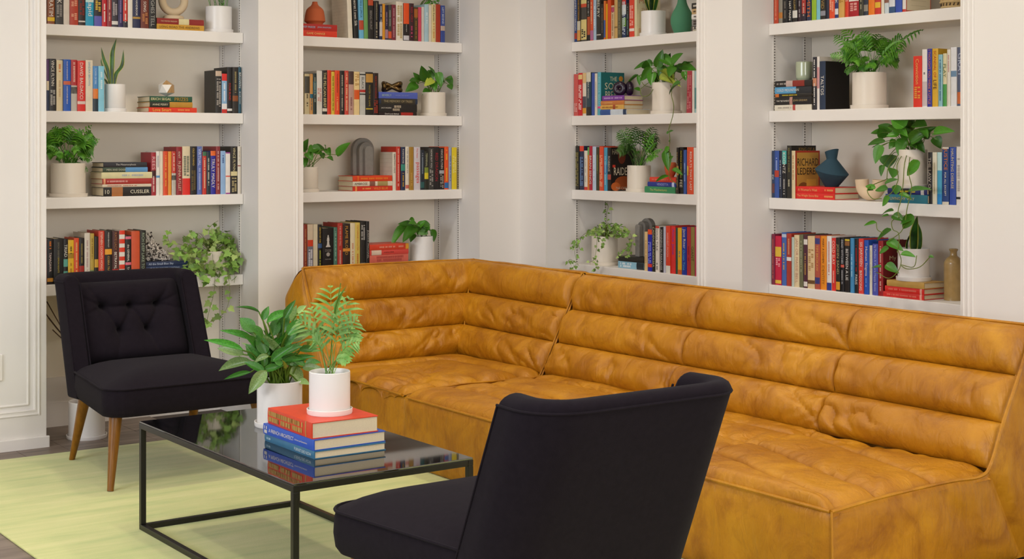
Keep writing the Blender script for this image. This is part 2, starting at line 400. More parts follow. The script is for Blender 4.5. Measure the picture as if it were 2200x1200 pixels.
BY = [(6.04, .335), (6.11, .47), (6.185, .615), (6.26, .772)]       # back of the corner unit along the back wall: y, z
def kid(mb, name, root, m=LEATHER, **kw):
    o = mb.obj(name, m, root, **kw); o.location = -root.location; return o
Y0, Y1 = 5.335, 2.96; XFRONT = 3.23; SZ = RZ
long_s = thing('leather_sofa', 'long cognac leather sofa unit with channel-stitched back along the shelves', 'sofa', (3.8, 4.15, SZ), 0, 'units of the leather sectional sofa')
b = MB()
pr = [(3.245, SZ), (3.245, .262), (3.99, .272), (4.205, .745), (4.235, .752), (4.39, .63), (4.39, SZ)]
n = len(pr)
b.add([(x, Y1+.012, z) for x, z in pr]+[(x, Y0-.004, z) for x, z in pr], [tuple(range(n))[::-1], tuple(range(n, 2*n))]+[(i, (i+1) % n, n+(i+1) % n, n+i) for i in range(n)])
kid(b, 'carcass', long_s, smooth=False)
CUT = [Y0, 4.49, 3.68, Y1]
def EN(k): return ((.9, .012) if k == 0 else (.5, .006), (1., .022) if k == 2 else (.5, .006))
for k in range(3):
    ya, yb = CUT[k], CUT[k+1]; L = ya-yb
    for r in range(3):
        (xa, za), (xb, zb) = BX[r], BX[r+1]
        nx, nz = -(zb-za), (xb-xa); q = math.hypot(nx, nz); nrm = (nx/q, 0, nz/q)
        kid(puffs(lambda u, v: (xa+(xb-xa)*v, ya+(yb-ya)*u, za+(zb-za)*v), lambda u, v: nrm, .056 if r else .06, L, 130, 26, k*3+r+1.3, wr=(.017, .014, .009)[r], ends=EN(k)), 'back_panel', long_s)
SEAM = [3.235, 3.445, 3.632, 3.862, 3.985]
def seam_x(i, y):
    return SEAM[i]-(.0, .165, .165, .13, .0)[i]*sstep(3.75, 2.95, y)+(.012*math.sin(y*5+i) if 0 < i < 4 else 0)
for k in range(3):
    ya, yb = CUT[k], CUT[k+1]; L = ya-yb
    for r in range(4):
        def P(u, v, r=r):
            y = ya+(yb-ya)*u; xa, xb = seam_x(r, y), seam_x(r+1, y)
            return (xa+(xb-xa)*v, y, .276+.012*(r+v)/4+(.004 if r else 0))
        kid(puffs(P, lambda u, v: (0, 0, 1), (.058, .054, .054, .048)[r], L, 120, 26, 20+k*4+r, wr=(.006, .006, .008, .012)[r], ends=((1., .02) if k == 0 else (.3, .005), (1., .03) if k == 2 else (.3, .005)), pv=5., pw=.36), 'seat_panel', long_s)
kid(puffs(lambda u, v: (XFRONT+.014, Y0+(Y1-Y0)*u, SZ+(.298-SZ)*v), lambda u, v: (-1, 0, 0), .018, 2.37, 120, 14, 60.2, wr=.004, seam=.6, pv=8), 'front_panel', long_s)
def side(P0, P1, L, name, root, seed, nrm, h=.02, nu=26, nv=26, wr=.006, pv=6):
    def P(u, v):
        a = Vector(prof_lerp(P0, v)); c = Vector(prof_lerp(P1, v)); return a.lerp(c, u)
    kid(puffs(P, lambda u, v: nrm, h, L, nu, nv, seed, wr=wr, ends=((1., .03), (1., .03)), pv=pv), name, root)
y = Y1+.014
side([(3.24, y, SZ), (3.24, y, .3)], [(4.15, y, SZ), (3.98, y, .315)], .8, 'side_panel', long_s, 71, (0, -1, 0), .024, 44, 18, .008)
side([(4.15, y, SZ), (3.98, y, .315), (4.09, y, .55), (4.2, y, .752)], [(4.39, y, SZ), (4.395, y, .3), (4.395, y, .63), (4.23, y, .757)], .3, 'side_panel', long_s, 73, (0, -1, 0), .026, 24, 40, .008)
def piping(pts, root, r=.0055, n=5):
    kid(MB().tube(catmull(pts, n), r, 6), 'piping', root)
piping([(3.232, Y0-.03, .30), (3.230, 4.5, .297), (3.228, 3.7, .3), (3.229, 3.1, .299), (3.236, 2.962, .296)], long_s)
piping([(3.236, 2.955, .296), (3.45, 2.946, .312), (3.75, 2.942, .318), (3.90, 2.944, .313), (3.965, 2.95, .345), (4.03, 2.948, .48), (4.11, 2.948, .62), (4.192, 2.954, .765)], long_s)
piping([(4.196, 2.955, .768), (4.2, 3.6, .766), (4.197, 4.5, .768), (4.203, Y0-.01, .768)], long_s)
piping([(3.236, 2.955, SZ+.01), (3.234, 2.95, .15), (3.236, 2.955, .296)], long_s, .004)
piping([(3.245, Y0-.004, .30), (3.5, Y0+.0, .325), (3.9, Y0-.001, .318), (3.968, Y0-.001, .345), (4.038, Y0-.001, .475), (4.115, Y0-.001, .618), (4.195, Y0-.002, .766)], long_s, .0035)
kid(puffs(lambda u, v: (4.195+.20*v, Y0+(Y1-Y0)*u, .762-.135*v**2), lambda u, v: (.5, 0, .85), .012, 2.37, 60, 8, 90, wr=.003, seam=.8, pv=5), 'top_panel', long_s)
# corner unit
YQ = 5.347
corner = thing('corner_sofa', 'square corner unit of the cognac leather sofa with two channelled backs', 'sofa', (3.8, 5.9, SZ), 0, 'units of the leather sectional sofa')
b = MB(); b.box(3.26, 4.38, YQ+.004, 6.43, SZ, .29)
pr2 = [(6.055, SZ), (6.055, .30), (6.265, .755), (6.29, .762), (6.43, .64), (6.43, SZ)]; n = len(pr2)
b.add([(3.25, yy, z) for yy, z in pr2]+[(4.38 if z < .3 else 4.205+yy-6.265, yy, z) for yy, z in pr2], [tuple(range(n)), tuple(range(n, 2*n))[::-1]]+[(i, n+i, n+(i+1) % n, (i+1) % n) for i in range(n)])
pr3 = [(3.99, SZ), (3.99, .30), (4.205, .752), (4.235, .757), (4.38, .64), (4.38, SZ)]
b.add([(x, YQ+.004, z) for x, z in pr3]+[(x, 6.43 if z < .3 else 6.265+x-4.205, z) for x, z in pr3], [tuple(range(n)), tuple(range(n, 2*n))[::-1]]+[(i, n+i, n+(i+1) % n, (i+1) % n) for i in range(n)])
kid(b, 'carcass', corner, smooth=False)
for r in range(3):
    def P(u, v, r=r):
        x1, _ = prof_lerp([BX[r], BX[r+1]], v); yy, z = prof_lerp([BY[r], BY[r+1]], v)
        return (3.245+(x1-3.245)*u, yy, z)
    kid(puffs(P, lambda u, v: (0, -.88, .48), .06, .9, 150, 26, 31+r*2.7, wr=(.022, .017, .010)[r], ends=((1., .02), (.7, .01))), 'back_panel', corner)
    def P(u, v, r=r):
        x1, z = prof_lerp([BX[r], BX[r+1]], v); yy, z2 = prof_lerp([BY[r], BY[r+1]], v)
        return (x1, yy+(YQ-yy)*u, z2+(z-z2)*u)
    kid(puffs(P, lambda u, v: (-.88, 0, .48), .058, .85, 130, 26, 45+r*1.9, wr=(.012, .010, .008)[r], ends=((.7, .01), (.9, .012))), 'back_panel', corner)
SD = [0, .115, .34, .53, .80]
def seat_z(u, v):
    x = 3.238+(3.985-3.238)*u; yy = YQ+.002+(6.05-YQ)*v
    dx, dy = 3.985-x, 6.05-yy
    d = -.06*math.log(math.exp(-dx/.06)+math.exp(-dy/.06)); d = max(d, 0.)+.01*mnoise.noise(Vector((x*4, yy*4, 3)))
    z = .306
    for i in range(4):
        if SD[i] <= d < SD[i+1]:
            q = (d-SD[i])/(SD[i+1]-SD[i]); z += .042*max(0, 1-abs(2*q-1)**3.4)**.6
    ang = math.atan2(dy, dx)
    z -= .034*fold(ang*.9, d*2, 5.5, .1, 7)*sstep(.05, .2, d)
    z -= .024*fold(x*.8+yy*.5, d*3, 8.5, .6, 8)
    z += .008*mnoise.noise(Vector((x*5, yy*5, 1.)))
    ed = min(x-3.238, yy-YQ)
    z -= .045*math.exp(-max(ed, 0)/.02)
    return (x, yy, z)
m = MB(); m.grid(seat_z, 120, 112); kid(m, 'seat_cushion', corner)
kid(puffs(lambda u, v: (3.254, 6.04+(YQ-6.04)*u, SZ+(.298-SZ)*v), lambda u, v: (-1, 0, 0), .018, .7, 44, 14, 61.2, wr=.005, seam=.6, pv=8), 'front_panel', corner)
kid(puffs(lambda u, v: (3.3+.68*u, YQ+.006, SZ+(.298-SZ)*v), lambda u, v: (0, -1, 0), .006, .7, 20, 8, 62.2, wr=.002, seam=.6, pv=8), 'side_panel', corner)
x = 3.252
side([(x, 6.43, SZ), (x, 6.435, .3), (x, 6.435, .64), (x, 6.29, .765)], [(x, 6.04, SZ), (x, 6.04, .315), (x, 6.15, .55), (x, 6.26, .768)], .3, 'side_panel', corner, 75, (-1, 0, 0), .05, 30, 44, .012, 3.)
piping([(3.236, YQ+.01, .304), (3.235, 5.6, .309), (3.236, 5.85, .312), (3.234, 6.02, .315), (3.226, 6.06, .38), (3.226, 6.13, .53), (3.228, 6.2, .66), (3.236, 6.262, .777)], corner)
piping([(3.24, 6.262, .778), (3.6, 6.258, .779), (3.95, 6.262, .777), (4.19, 6.256, .774), (4.2, 6.22, .774), (4.197, 5.8, .770), (4.2, YQ, .769)], corner)
piping([(4.0, 6.02, .36), (4.03, 6.075, .47), (4.10, 6.15, .61), (4.185, 6.24, .765)], corner, .004)
piping([(3.24, YQ+.006, .304), (3.5, YQ+.006, .32), (3.9, YQ+.003, .315), (3.968, YQ+.003, .345), (4.038, YQ+.003, .475), (4.115, YQ+.003, .618), (4.195, YQ+.003, .768)], corner, .0035)
kid(puffs(lambda u, v: (3.25+(.945+.18*v)*u, 6.255+.18*v, .772-.13*v**2), lambda u, v: (0, .5, .85), .012, 1.1, 40, 8, 91, wr=.003, seam=.8, pv=5), 'top_panel', corner)
kid(puffs(lambda u, v: (4.195+.19*v, 6.255+.18*v+(YQ-6.255-.18*v)*u, .769-.13*v**2), lambda u, v: (.5, 0, .85), .012, 1.0, 40, 8, 92, wr=.003, seam=.8, pv=5), 'top_panel', corner)
# ------------------------------------------------------------------ slipper armchairs
def chair(label, loc, rz):
    t = thing('armchair', label, 'armchair', loc, rz, 'matching black armchairs at the coffee table')
    LEAN = .42
    def sh(z): return .53-(.785-z)*LEAN
    # wrapped back shell
    path = []
    HWD = .272
    for k in range(5): path.append((-HWD+.008-.008*k/4+.0, -.19+(.075)*k/4))
    for k in range(1, 9):
        a = math.pi-math.pi/2*k/8; path.append((-HWD+.08+.08*math.cos(a), -.115+.08*math.sin(a)))
    half = path[:]
    for k in range(1, 8): path.append((-HWD+.08+(2*HWD-.16)*k/8, -.035))
    path += [(-x, y) for x, y in half[::-1]]
    TK = .036; sec = [(-TK, .285), (-TK, .45), (-TK, .6), (-TK, .755)]
    for k in range(1, 8):
        a = math.pi-math.pi*k/8; sec.append((TK*math.cos(a), .755+.03*math.sin(a)))
    sec += [(TK, .755), (TK, .6), (TK, .45), (TK, .285)]
    vs = []; n = len(path); ms = len(sec)
    for i, (x, y) in enumerate(path):
        a = Vector(path[min(i+1, n-1)]); c = Vector(path[max(i-1, 0)]); d = (a-c).normalized(); nx, ny = -d.y, d.x   # outward
        for o_, z in sec:
            widen = 1+.03*(.785-z)/.5
            vs.append(((x+nx*o_)*widen, y+ny*o_+sh(z), z))
    fs = []
    for i in range(n-1):
        for k in range(ms): fs.append((i*ms+k, (i+1)*ms+k, (i+1)*ms+(k+1) % ms, i*ms+(k+1) % ms))
    fs.append(tuple(range(ms))); fs.append(tuple((n-1)*ms+k for k in range(ms))[::-1])
    m = MB(); m.add(vs, fs); o = m.obj('back_shell', FABRIC, t, angle=50)
    bevel(o, .008, 2)
    ridge = []
    for i, (x, y) in enumerate(path):
        a = Vector(path[min(i+1, n-1)]); c = Vector(path[max(i-1, 0)]); d = (a-c).normalized()
        ridge.append((x-d.y*(TK+.001), y+d.x*(TK+.001)+sh(.757), .757))
    MB().tube(ridge, .0035, 6).obj('piping', FABRIC, t)
    for sx in (0, n-1):
        x, y = path[sx]; s_ = 1 if sx else -1
        for off in (-TK, TK):
            MB().tube([((x+off)*(1+.03*(.785-z)/.5), y-.001+sh(z), z) for z in (.29, .45, .6, .755)], .0032, 6).obj('piping', FABRIC, t)
    # tufted cushion
    BT = [(-.5, .66), (0, .66), (.5, .66), (-.25, .36), (.25, .36)]
    hw = .243; zb, zt = .40, .742
    def dent(u, v):
        s = 2*u-1; d = 0
        for bx_, bv in BT:
            r2 = ((s-bx_)*hw)**2+((v-bv)*(zt-zb))**2; r_ = math.sqrt(r2)
            d += .036*math.exp(-(r_/.022)**1.1)+.022*math.exp(-(r_/.065)**2)
        P = Vector((s*hw, (v)*(zt-zb)))
        lines = [(0, 3), (1, 3), (1, 4), (2, 4), (0, 1), (1, 2)]
        for a, c in lines:
            p = Vector((BT[a][0]*hw, BT[a][1]*(zt-zb))); q = Vector((BT[c][0]*hw, BT[c][1]*(zt-zb)))
            tt = max(0, min(1, (P-p).dot(q-p)/(q-p).length_squared)); dd = (P-(p+(q-p)*tt)).length
            d += .013*math.exp(-(dd/.008)**1.3)
        for (bi, ex, ez) in ((0, -.262, .30), (0, -.2, .342), (2, .262, .29), (2, .2, .342), (3, -.10, 0), (4, .10, 0), (0, -.262, .19), (2, .262, .2)):
            p = Vector((BT[bi][0]*hw, BT[bi][1]*(zt-zb))); q = Vector((ex, ez))
            tt = max(0, min(1, (P-p).dot(q-p)/(q-p).length_squared)); dd = (P-(p+(q-p)*tt)).length
            d += .012*(1-.75*tt)*math.exp(-(dd/.008)**1.3)
        return d
    def cush(u, v):
        s = 2*u-1; e = (max(0, 1-abs(s)**6)*max(0, 1-abs(2*v-1)**6))**.5
        z = zb+(zt-zb)*v; wd = hw*(1+.05*(1-v))
        th = .095*e-dent(u, v)*e
        y = sh(z)-.071-th
        return (s*wd, y, z+.5*(.075*e)*.4)
    m = MB(); m.grid(cush, 91, 67); m.obj('back_cushion', FABRIC, t, angle=80)
    for bx_, bv in BT:
        x, y, z = cush((bx_+1)/2, bv); b = MB(); b.lathe([(.001, -.004), (.009, -.003), (.011, .001), (.009, .005), (.004, .0075), (.0005, .008)], 12)
        b.v = [(p[0], -p[2], p[1]) for p in b.v]; b.f = [q for q in b.f]
        b.obj('button', FABRIC, t, loc=(x, y-.006, z))
    # seat
    def plan(sc_, inset=0.):
        out = []; rF, rB = .085, .04; x1, y0, y1 = .366-inset, -.39+inset, .235-inset
        cs = [(x1-rF, y0+rF, rF, -90, 0), (x1-.06-rB, y1-rB, rB, 0, 90), (-(x1-.06-rB), y1-rB, rB, 90, 180), (-(x1-rF), y0+rF, rF, 180, 270)]
        for cx, cy, r_, a0, a1 in cs:
            for k in range(9):
                a = math.radians(a0+(a1-a0)*k/8); out.append((cx+r_*math.cos(a), cy+r_*math.sin(a)))
        return out
    rings = []
    for ins, z in ((.03, .283), (.012, .286), (.004, .30), (0, .335), (.002, .375), (.006, .394)): rings.append([(x, y, z) for x, y in plan(1, ins)])
    base = plan(1, .006)
    for k in range(1, 9):
        q = k/8; s_ = 1-q; hz = .394+.062*(1-s_**3.2)
        rings.append([(x*s_, (y+.10)*s_-.10, hz) for x, y in base])
    nn = len(base); vs = [p for r_ in rings for p in r_]; fs = [tuple(range(nn))[::-1]]
    for i in range(len(rings)-1):
        for k in range(nn): fs.append((i*nn+k, i*nn+(k+1) % nn, (i+1)*nn+(k+1) % nn, (i+1)*nn+k))
    m = MB(); m.add(vs, fs); m.obj('seat', FABRIC, t, angle=35)
    MB().tube([(x, y, .395) for x, y in plan(1, .003)], .0042, 6, closed=True).obj('piping', FABRIC, t)
    for (fx, fy, tx, ty) in ((-.34, -.34, -.30, -.29), (.34, -.34, .30, -.29), (-.268, .315, -.25, .2), (.268, .315, .25, .2)):
        MB().tube([(fx, fy, 0), (fx+(tx-fx)*.5, fy+(ty-fy)*.5, .145), (tx, ty, .29)], [.0125, .0195, .0265], 14).floor().obj('leg', LEGWOOD, t)
    return t
chair('black upholstered armchair with button-tufted back cushion facing the camera', (2.397, 5.93, RZ), 0)
chair('black upholstered armchair seen from behind with its plain wrapped back', (2.213, 3.075, RZ), math.pi)
# ------------------------------------------------------------------ coffee table
t = thing('coffee_table', 'low coffee table with black glass top and thin black metal frame', 'coffee table', (2.245, 4.39, RZ))
hx, hy, ht, q = .30, .58, .385-RZ, .0095
for sx in (-1, 1):
    for sy in (-1, 1):
        bevel(MB().box(sx*hx-q, sx*hx+q, sy*hy-q, sy*hy+q, q*2, ht-q*2).obj('leg', STEEL, t, smooth=False), .0015)
for nm, z in (('floor_rail', q), ('top_rail', ht-q)):
    for s_ in (-1, 1):
        bevel(MB().box(s_*hx-q, s_*hx+q, -hy-q, hy+q, z-q, z+q).obj(nm, STEEL, t, smooth=False), .0015)
        bevel(MB().box(-hx+q, hx-q, s_*hy-q, s_*hy+q, z-q, z+q).obj(nm, STEEL, t, smooth=False), .0015)
gl, nt, bs, N, L = nodes('black_glass')
bs.inputs['Base Color'].default_value = (.004, .004, .0045, 1); bs.inputs['Roughness'].default_value = .03
bs.inputs['Specular IOR Level'].default_value = 1.0; bs.inputs['IOR'].default_value = 1.9
tn_ = N('ShaderNodeTexCoord'); nz = N('ShaderNodeTexNoise'); nz.inputs['Scale'].default_value = 6; L(tn_.outputs['Object'], nz.inputs['Vector'])
mr = N('ShaderNodeMapRange'); mr.inputs['To Min'].default_value = .02; mr.inputs['To Max'].default_value = .05; L(nz.outputs['Fac'], mr.inputs['Value']); L(mr.outputs['Result'], bs.inputs['Roughness'])
bevel(MB().box(-hx-q+.001, hx+q-.001, -hy-q+.001, hy+q-.001, ht, ht+.006).obj('glass_top', gl, t, smooth=False), .0015)
TZ = RZ+ht+.0062
# ------------------------------------------------------------------ books
NAMED = {'black': '#1c1a1a', 'charcoal': '#45423e', 'grey': '#98948f', 'white': '#e6e2da', 'cream': '#dccfae', 'tan': '#c09a60', 'brown': '#6e4526', 'dark red': '#7c1f22', 'red': '#c72a22',
         'orange-red': '#d84a22', 'salmon': '#cf6a58', 'orange': '#e08428', 'yellow': '#dcb82c', 'olive': '#6c6a38', 'green': '#4f8a56', 'lime': '#93b62c', 'teal': '#2c7078', 'navy': '#20294e',
         'blue': '#2c54a4', 'light blue': '#8db9d2', 'purple': '#6a4a90', 'pink': '#d0607c', 'mauve': '#a88a90'}
_nm = {k: lin(v) for k, v in NAMED.items()}
def cname(h):
    c = [v**.45 for v in lin(h)]; return min(_nm, key=lambda k: sum((v**.45-q)**2 for v, q in zip(_nm[k], c)))
def is_dark(h): c = lin(h); return .3*c[0]+.6*c[1]+.1*c[2] < .16
def bmat(h): return mat(h, .42, .45, var=.06, scale=25)
def tmat(h): return mat(h, .5, .3)
_tc = {}
def text_mesh(body):
    if body in _tc: return _tc[body]
    c = bpy.data.curves.new('lettering', 'FONT'); c.body = body; c.resolution_u = 2
    o = bpy.data.objects.new('lettering', c); me = bpy.data.meshes.new_from_object(o)
    bpy.data.objects.remove(o); bpy.data.curves.remove(c)
    vs = [tuple(v.co) for v in me.vertices]; fs = [tuple(p.vertices) for p in me.polygons]; bpy.data.meshes.remove(me)
    x0 = min(v[0] for v in vs); x1 = max(v[0] for v in vs); y0 = min(v[1] for v in vs); y1 = max(v[1] for v in vs)
    _tc[body] = ([(v[0]-x0, v[1]-y0) for v in vs], fs, x1-x0, y1-y0); return _tc[body]
def spine_text(m, body, f0, f1, w, h, y, wide=.66):
    """lettering running down the spine between fractions f0 and f1 of the height (from the top)"""
    L = (f1-f0)*h
    if body.startswith('~'):
        rr = random.Random(int(w*1e5)+int(f0*977)+len(body)); z = h*(1-f0); hh = w*(.30 if len(body) < 3 else .2)
        rows = [(-hh*.5, hh*.5)] if w < .03 else [(.04*w, .04*w+hh), (-.04*w-hh, -.04*w)]
        for a, b in rows:
            z = h*(1-f0)
            while z > h*(1-f1):
                g = hh*rr.uniform(.35, .6)
                if rr.random() > .16: m.add([(a+(b-a)*rr.choice((0, 0, .15)), y, z), (b, y, z), (b, y, z-g), (a, y, z-g)], [(0, 1, 2, 3)])
                z -= g*1.45
        return
    vs, fs, tw, th = text_mesh(body)
    s = min(L/tw, wide*w/th); sx = min(L/tw, s*1.5); ext = sx*tw
    z0 = h*(1-f0)-(L-ext)/2; off = -s*th/2
    m.add([(off+v[1]*s, y, z0-v[0]*sx) for v in vs], [q for q in fs])
def make_book(w, h, dp, color, text=None, tcol=None, bands=(), hard=True, cover=None, back=None):
    """parts in the book's own frame: spine on y=0 facing -y, thickness along x, height along z"""
    parts = []
    bl = .0018 if hard else .0006; bd = min(.0025, w*.3) if hard else .001; ins = .003 if hard else .0004
    def arc(off): return [(-w/2+w*k/6, -bl*(1-(2*k/6-1)**2)-off) for k in range(7)]
    m = MB(); a = arc(0)
    n = len(a); m.add([(x, y, 0) for x, y in a]+[(x, y, h) for x, y in a], [(i, i+1, n+i+1, n+i) for i in range(n-1)])
    m.add([(x, y, 0) for x, y in a]+[(x, y, h) for x, y in a]+[(-w/2+bd, bd, 0), (w/2-bd, bd, 0), (-w/2+bd, bd, h), (w/2-bd, bd, h)],
          [tuple([2*n, 2*n+1]+list(range(n-1, -1, -1))), tuple([2*n+3, 2*n+2]+list(range(n, 2*n)))])
    m.box(-w/2, -w/2+bd, 0, dp, 0, h); m.box(w/2-bd, w/2, 0, dp, 0, h)
    parts.append(('cover', m, bmat(color), 25))
    p = MB(); p.box(-w/2+bd, w/2-bd, .002, dp-ins, ins, h-ins); parts.append(('page_block', p, PAGES, 0))
    for bnd in bands:
        f0, f1, c = bnd[:3]
        b = MB(); q = arc(.0004); z0, z1 = h*(1-f1), h*(1-f0)
        b.add([(x, y, z0) for x, y in q]+[(x, y, z1) for x, y in q], [(i, i+1, n+i+1, n+i) for i in range(n-1)])
        parts.append(('spine_band', b, bmat(c), 25))
    yy = -bl-.0009
    if text is None: text = [('~', .12, .62), ('~a', .70, .88)]
    elif isinstance(text, str): text = [] if text == '-' else [(text, .06, .8)]
    tcol = tcol or ('#d9cfb8' if is_dark(color) else '#3a2a22')
    groups = {}
    for tx in text: groups.setdefault(tx[3] if len(tx) > 3 else tcol, []).append(tx)
    for c, tl in groups.items():
        m = MB()
        for tx in tl: spine_text(m, tx[0], tx[1], tx[2], w, h, yy)
        if m.f: parts.append(('spine_lettering', m, tmat(c), 0))
    for side_, cv in ((1, cover), (-1, back)):
        if not cv: continue
        for ci, (kind, y0, y1, z0, z1, c, *body) in enumerate(cv):      # printed panels or lettering on the board; fractions of depth and height
            x = side_*(w/2+.0004+.0002*ci)
            m = MB()
            if kind == 'panel': m.add([(x, y0*dp, z0*h), (x, y1*dp, z0*h), (x, y1*dp, z1*h), (x, y0*dp, z1*h)], [(0, 1, 2, 3)])
            elif kind == 'disc': m.add([(x, (y0+(y1-y0)*(.5+.5*math.cos(k*math.pi/8)))*dp, (z0+(z1-z0)*(.5+.5*math.sin(k*math.pi/8)))*h) for k in range(16)], [tuple(range(16))])
            else:
                vs, fs, tw, th = text_mesh(body[0]); sx = (y1-y0)*dp/tw; sy = (z1-z0)*h/th
                m.add([(x+side_*.0002, y0*dp+v[0]*sx, z0*h+v[1]*sy) for v in vs], fs)
            parts.append(('cover_print' if kind != 'text' else 'cover_lettering', m, tmat(c), 0))
    return parts
LIE = Matrix(((0, 0, -1), (0, 1, 0), (1, 0, 0)))      # top of the book swung to the left, face up
def spawn(parts, loc, rz, lean, lie, label, group):
    t = thing('book', label, 'book', loc, rz, group)
    if lean: t.rotation_euler = (0, lean, 0) if rz == 0 else (Matrix.Rotation(rz, 3, 'Z') @ Matrix.Rotation(lean, 3, 'Y')).to_euler()
    for nm, m, mt, ang in parts:
        if lie: m.v = [tuple(LIE @ Vector(p)) for p in m.v]
        m.obj(nm, mt, t, smooth=ang > 0, angle=ang or 30)
    return t
ORD = 'first second third fourth fifth sixth seventh eighth ninth tenth'.split()
SH = {1: 'top', 2: 'second', 3: 'third', 4: 'fourth'}
used_labels = set()
def uniq(base, extra):
    l = base; i = 0
    while l in used_labels and i < len(extra): l = base+extra[i]; i += 1
    used_labels.add(l); return l
def describe(color, text, tcol, bands):
    c = cname(color); d = c+' book'
    bc = [cname(x[2]) for x in bands if cname(x[2]) != c]
    if bc: d += ' with %s band' % bc[0]
    elif text and text != '-':
        own = [x[3] for x in text if len(x) > 3] if isinstance(text, list) else []
        tc_ = cname(tcol) if tcol else (cname(own[0]) if own else ('cream' if is_dark(color) else 'brown'))
        if tc_ != c: d += ' with %s lettering' % tc_
    return d
def row(bk, sh, ox, oy, s, books, off=.012, top_default=None, seg=0):
    """standing books of one shelf. each: x0, x1, top (in a zoomed view of the photo), colour, lettering, its colour, bands, options"""
    b = BAYS[bk]; z = SHELF_Z[sh]; prev = None
    descs = [describe(q[3], q[4] if len(q) > 4 else None, q[5] if len(q) > 5 else None, q[6] if len(q) > 6 else ()) for q in books]
    cn = [cname(q[3]) for q in books]
    for i, q in enumerate(books):
        x0, x1, top, color = q[:4]; text = q[4] if len(q) > 4 else None; tcol = q[5] if len(q) > 5 else None
        bands = q[6] if len(q) > 6 else (); op = q[7] if len(q) > 7 else {}
        oo = off+op.get('off', R.uniform(0, .008))
        p0, _ = b.px(ox+x0*s, 0, oo); p1, _ = b.px(ox+x1*s, 0, oo); pt, _ = b.px(ox+(x0+x1)/2*s, oy+top*s, oo)
        t0, t1 = b.t(p0), b.t(p1)
        if prev is not None:
            if b.axis == 'x': t0 = max(t0, prev)
            else: t0 = min(t0, prev)
        t0 = min(max(t0, b.a+.0062), b.b-.0062); t1 = min(max(t1, b.a+.0062), b.b-.0062)
        w = abs(t1-t0)-.0006; h = op.get('h', pt.z-z)
        prev = t1
        dp = op.get('dp', .160 if h > .215 else (.135 if h > .19 else .11))
        parts = make_book(w, h, dp, color, text, tcol, bands, hard=h > .2, cover=op.get('cover'), back=op.get('back'))
        nb = [cn[j] for j in (i-1, i+1) if 0 <= j < len(books)]
        if 0 < i < len(books)-1:
            near = ' between %s and %s books' % (nb[0], nb[1]) if nb[0] != nb[1] else ' between two %s books' % nb[0]
        elif i == 0: near = ' first in the row beside %s book' % nb[0] if nb else ' standing alone'
        else: near = ' ending the row after %s book' % nb[0]
        base = '%s%s, %s shelf, %s' % (descs[i], near, SH[sh], b.tag)
        if base in used_labels:
            base = '%s, %s in its row, %s shelf, %s' % (descs[i], (ORD[i] if i < 10 else 'number %d' % (i+1)), SH[sh], b.tag)
        if len(base.replace(',', ' ').split()) > 16: base = '%s book%s, %s shelf, %s' % (cn[i], near, SH[sh], b.tag)
        if base in used_labels: base = '%s book, number %d along its row, %s shelf, %s' % (cn[i], i+1, SH[sh], b.tag)
        lab = uniq(base, [' again'])
        lean = op.get('lean', 0.)
        loc = b.w((t0+t1)/2, oo, z)
        if lean: loc.z += abs(math.sin(lean))*w/2
        spawn(parts, loc, b.rz, lean, False, lab, 'books standing on the %s shelf of the %s' % (SH[sh], b.tag))
def stack(bk, sh, ox, oy, s, books, off=.012, where=''):
    """lying books, listed from the top down: x0, x1, y top, y bottom, colour, lettering, colour, bands. returns the height of the pile"""
    b = BAYS[bk]; z = SHELF_Z[sh]; hs = []
    n = len(books)
    for i, q in list(enumerate(books))[::-1]:
        x0, x1, ya, yb, color = q[:5]; text = q[5] if len(q) > 5 else None; tcol = q[6] if len(q) > 6 else None
        bands = q[7] if len(q) > 7 else (); op = q[8] if len(q) > 8 else {}
        oo = off+op.get('off', 0)+R.uniform(0, .004)
        p0, d = b.px(ox+x0*s, 0, oo); p1, _ = b.px(ox+x1*s, 0, oo)
        t0, t1 = (min(max(b.t(q_), b.a+.0062), b.b-.0062) for q_ in (p0, p1)); h = abs(t1-t0); w = (yb-ya)*s*d/F
        parts = make_book(w, h, op.get('dp', .16 if h > .21 else .13), color, text, tcol, bands, hard=True, cover=op.get('cover'), back=op.get('back'))
        # the spine is modelled around x=0; lying it spans z -w/2..w/2 and x -h..0
        loc = b.w(t1, oo, z+w/2+.0002)
        pos = 'topmost' if i == 0 else ('lowest' if i == n-1 else '%s from top' % ORD[i])
        lab = '%s lying in %s, %s, %s shelf' % (describe(color, text, tcol, bands), where or 'the pile', pos, SH[sh])
        if len(lab.replace(',', ' ').split()) > 16: lab = '%s book lying in %s, %s' % (cname(color), where or 'the pile', pos)
        lab = uniq(lab, [' again'])
        spawn(parts, loc, b.rz, 0, True, lab, 'books lying on the %s shelf of the %s' % (SH[sh], b.tag))
        z += w+.0004
    return z
W_, K_, Y_, G_ = '#e4ddd0', '#1d1a19', '#d8b23a', '#c9a24a'
z1 = dict(ox=80, oy=0, s=480/2200)
def H(v): return {'h': v}
